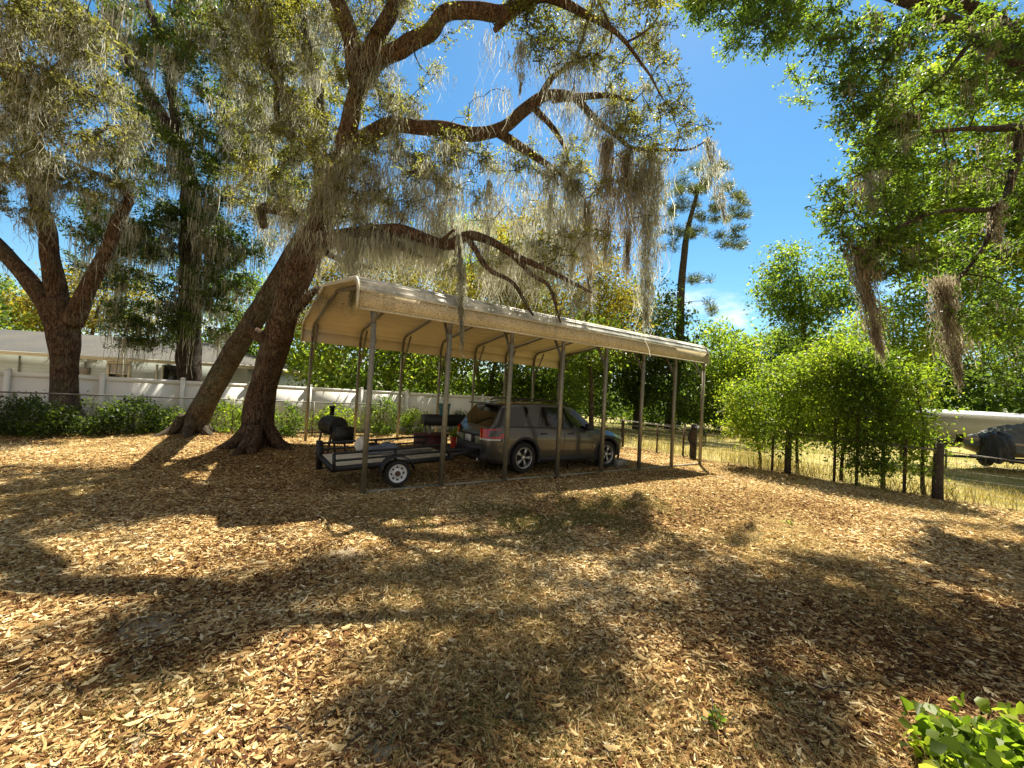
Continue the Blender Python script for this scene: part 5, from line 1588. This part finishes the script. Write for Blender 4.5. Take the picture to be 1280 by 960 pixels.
# ------------------------------------------------------------------ the house behind the white fence
HY = 22.0
hl = np.array([-36.0, 20.5, 0]); hr = at(308, 470, 22.5); hr[2] = 0
hx = (hr - hl); HL = np.linalg.norm(hx); hx /= HL; hy = np.array([-hx[1], hx[0], 0])
RH = np.stack([hx, hy, [0, 0, 1]], 1)


def hp(u, v, z): return hl + hx * u + hy * v + np.array([0, 0, z])


def on_wall(px, py):
    """u along the front wall and z, under a photo pixel"""
    d = ray(px, py); k = (hl[:2] @ hy[:2]) / (d[:2] @ hy[:2]); q = np.array([0, 0, EYE]) + d * k; return (q - hl) @ hx, q[2]


zE = on_wall(230, 452)[1]
hs_ = thing('house', 'pale grey green sided house with grey hip roof behind the white fence', 'house', tuple(hl))
b = B(); b.box(hp(HL / 2, 4, zE / 2), (HL, 8, zE), RH); b.mk('wall', MAT['siding_blue'], hs_)
o_ = .45; zr_ = zE + 1.45
b = B()
q = [hp(-o_, -o_, zE), hp(HL + o_, -o_, zE), hp(HL + o_, 8 + o_, zE), hp(-o_, 8 + o_, zE), hp(3, 4, zr_), hp(HL - 4.6, 4, zr_)]
b.add(np.array(q), [np.array([[0, 1, 5, 4], [2, 3, 4, 5]]), np.array([[1, 2, 5], [3, 0, 4]])]); b.mk('roof', MAT['shingles'], hs_)
b = B(); b.box(hp(HL / 2, -o_, zE - .075), (HL + 2 * o_, .03, .17), RH); b.box(hp(HL + o_, 4, zE - .075), (.03, 8 + 2 * o_ - .04, .17), RH); b.mk('fascia', MAT['window_trim'], hs_)
b = B(); b.box(hp(HL / 2, -o_ / 2, zE - .17), (HL + 2 * o_ - .06, o_, .02), RH); b.mk('soffit', MAT['vinyl'], hs_)


def window(u0, u1, z0, z1):
    f = B(); t_w = .13
    f.box(hp((u0 + u1) / 2, -.03, z1 - t_w / 2), (u1 - u0, .06, t_w), RH); f.box(hp((u0 + u1) / 2, -.03, z0 + t_w / 2), (u1 - u0, .06, t_w), RH)
    for uu in (u0 + t_w / 2, u1 - t_w / 2): f.box(hp(uu, -.03, (z0 + z1) / 2), (t_w, .06, z1 - z0 - 2 * t_w), RH)
    f.box(hp((u0 + u1) / 2, -.02, (z0 + z1) / 2), (u1 - u0 - 2 * t_w, .04, .05), RH)
    fr = f.mk('window', MAT['window_trim'], hs_)
    p = B(); p.box(hp((u0 + u1) / 2, -.006, (z0 + z1) / 2), (u1 - u0 - 2 * t_w - .004, .012, z1 - z0 - 2 * t_w - .004), RH); p.mk('pane', MAT['glass'], fr)
    s_ = B()
    for k in range(9): s_.box(hp((u0 + u1) / 2, -.0135, z1 - t_w - .06 - k * .06), (u1 - u0 - 2 * t_w - .03, .004, .035), RH)
    s_.mk('blind', MAT['vinyl'], fr)


ua, za = on_wall(135, 451); ub, zb_ = on_wall(165, 451)
window(ua, ub, za - 1.25, za)
ua, za = on_wall(206, 456); ub, _ = on_wall(226, 456)
b = B(); b.box(hp((ua + ub) / 2, -.012, za / 2), (ub - ua, .024, za), RH); b.mk('patio_door', MAT['glass'], hs_)
b = B()
for uu in (ua - .06, ub + .06, ua - .35): b.box(hp(uu, -.03, za / 2), (.10, .06, za), RH)
b.mk('door_frame', MAT['window_trim'], hs_)
ua, za = on_wall(103, 459); ub, zb_ = on_wall(113, 468)
b = B(); b.box(hp((ua + ub) / 2, -.08, (za + zb_) / 2), (ub - ua, .16, za - zb_), RH); b.box(hp((ua + ub) / 2, -.10, za + .1), (.06, .06, .4), RH); b.mk('meter_box', MAT['concrete'], hs_)
ua, _ = on_wall(26, 450)
b = B(); b.tube(np.array([hp(ua, -.06, .1), hp(ua, -.06, zE - .2)]), .04, 8); b.mk('downpipe', MAT['galv'], hs_)

# ------------------------------------------------------------------ trailer home and covered boat on the right
th_l = at(1128, 516, 31.0); th_r = at(1330, 521, 29.5)
zt_ = 2.45
a0 = np.array([th_l[0], th_l[1], 0]); vx = np.array([th_r[0] - th_l[0], th_r[1] - th_l[1], 0]); TLn = 14.0; vx /= np.linalg.norm(vx); vy = np.array([-vx[1], vx[0], 0]); RT = np.stack([vx, vy, [0, 0, 1]], 1)


def tp_(u, v, z): return a0 + vx * u + vy * v + np.array([0, 0, z])


zt_ = th_l[2] + .12
th_ = thing('trailer_home', 'long low grey trailer home with a bright white metal roof on the right', 'trailer home', tuple(a0))
b = B(); b.box(tp_(TLn / 2, 2, (zt_ + .35) / 2), (TLn, 4, zt_ - .35), RT); b.mk('wall', MAT['siding_grey'], th_)
b = B(); q = [tp_(-.25, -.3, zt_), tp_(TLn + .2, -.3, zt_), tp_(TLn + .2, 2, zt_ + .34), tp_(-.25, 2, zt_ + .34), tp_(TLn + .2, 4.3, zt_), tp_(-.25, 4.3, zt_), tp_(-.25, -.3, zt_ - .10), tp_(TLn + .2, -.3, zt_ - .10)]
b.add(np.array(q), [np.array([[0, 1, 2, 3], [3, 2, 4, 5], [6, 7, 1, 0]])]); b.mk('roof', MAT['white_roof'], th_)
b = B(); b.add(np.array([tp_(0, 0, zt_), tp_(0, 4, zt_), tp_(0, 2, zt_ + .28)]), [np.array([[0, 2, 1]])]); b.mk('gable', MAT['siding_grey'], th_)
b = B(); b.box(tp_(TLn / 2, 2.0, .17), (TLn - .1, 3.9, .34), RT); b.mk('skirting', MAT['black_plastic'], th_)

bc = gr(1250, 588); bc[2] = 0
bt = thing('covered_boat', 'boat on its trailer under a grey cover and black tarp', 'boat', tuple(bc))
bx = np.array([math.cos(.12), math.sin(.12), 0]); by = np.array([-bx[1], bx[0], 0])


def bp(u, v, z): return bc + bx * u + by * v + np.array([0, 0, z])


# hull: pointed bow to the left
us = np.linspace(-1.9, 4.2, 26); hw = 1.05 * np.clip((us + 1.95) / 2.2, .03, 1) ** .6
Vv = []
for u, h in zip(us, hw):
    lift = .35 * np.clip((-.2 - u) / 1.7, 0, 1) ** 2
    for k, z in ((0, .55 + lift), (.75, .68 + lift), (1.0, 1.08 + lift * .6), (1.0, 1.14 + lift * .6)): Vv.append(bp(u, -h * k, z))
    for k, z in ((1.0, 1.14 + lift * .6), (1.0, 1.08 + lift * .6), (.75, .68 + lift)): Vv.append(bp(u, h * k, z))
mk('hull', np.array(Vv), grid_faces(26, 7, wrap=True), plain('tan_hull', (.42, .33, .24), .4), bt, smooth=True)
Vv = []
vs = np.linspace(-1, 1, 21)
for u, h in zip(us, hw):
    top = np.interp(u, [-1.9, -1.2, -.4, .3, 1.6, 2.6, 4.2], [1.18, 1.30, 1.52, 1.78, 1.92, 1.80, 1.55])
    for v in vs:
        sag = .05 * math.sin(9 * u + 4 * v) * (1 - abs(v)) + .04 * math.sin(17 * v + 3 * u)
        z = 1.10 + (top - 1.10) * (1 - abs(v) ** 2.2) + sag
        Vv.append(bp(u, v * (h + .05), z if abs(v) < .98 else .74 + .07 * math.sin(8 * u) + .22 * max(0, -.6 - u)))
mk('cover', np.array(Vv), grid_faces(26, 21), MAT['tarp'], bt, smooth=True)
th = np.linspace(0, math.pi / 2, 16); ph = np.arange(40) * 2 * math.pi / 40
tq, pq = np.meshgrid(th, ph, indexing='ij')
fold = 1 + (.08 * np.sin(7 * pq + 1 + 3 * tq) + .07 * np.sin(13 * pq - 4 * tq)) * np.sin(tq) ** 1.3 + .10 * np.sin(2 * pq + 4 * tq + .6)
hz = .42 + 1.08 * np.maximum(np.cos(tq), 0) ** .55 * (1 + .05 * np.sin(4 * pq)) + .06 * np.sin(6 * pq) * np.sin(tq) ** 4
Vv = bc + bx * (.56 * fold * np.sin(tq) ** .75 * np.cos(pq) - 1.15).ravel()[:, None] + by * (.46 * fold * np.sin(tq) ** .75 * np.sin(pq) - .62).ravel()[:, None] + np.array([0, 0, 1]) * hz.ravel()[:, None]
mk('motor_tarp', Vv, grid_faces(16, 40, wrap=True), MAT['black_tarp'], bt, smooth=True)
b = B(); b.bar(bp(-2.6, 0, .5), bp(3.8, 0, .42), .09); b.bar(bp(1.0, -1.0, .34), bp(1.0, 1.0, .34), .09)
for v in (-.7, .7): b.bar(bp(-.4, v, .5), bp(3.6, v, .5), .07)
b.mk('boat_trailer', MAT['black_steel'], bt)
for v in (-1.12, 1.12):
    Mq = np.eye(4); Mq[:3, :3] = np.stack([bx, np.array([0, 0, 1.0]), -by], 1); Mq[:3, 3] = bp(1.0, v, .33)
    B().lathe([(0, .06), (.12, .07), (.2, .09), (.3, .10), (.33, .05), (.33, -.05), (.3, -.1), (0, -.1)], 24, Mq).mk('wheel', MAT['tyre'], bt, smooth=True, sharp=.6)
b = B(); b.tube(np.array([bp(-2.5, 0, 0), bp(-2.5, 0, .75)]), .035, 8); b.mk('jack', MAT['galv'], bt)
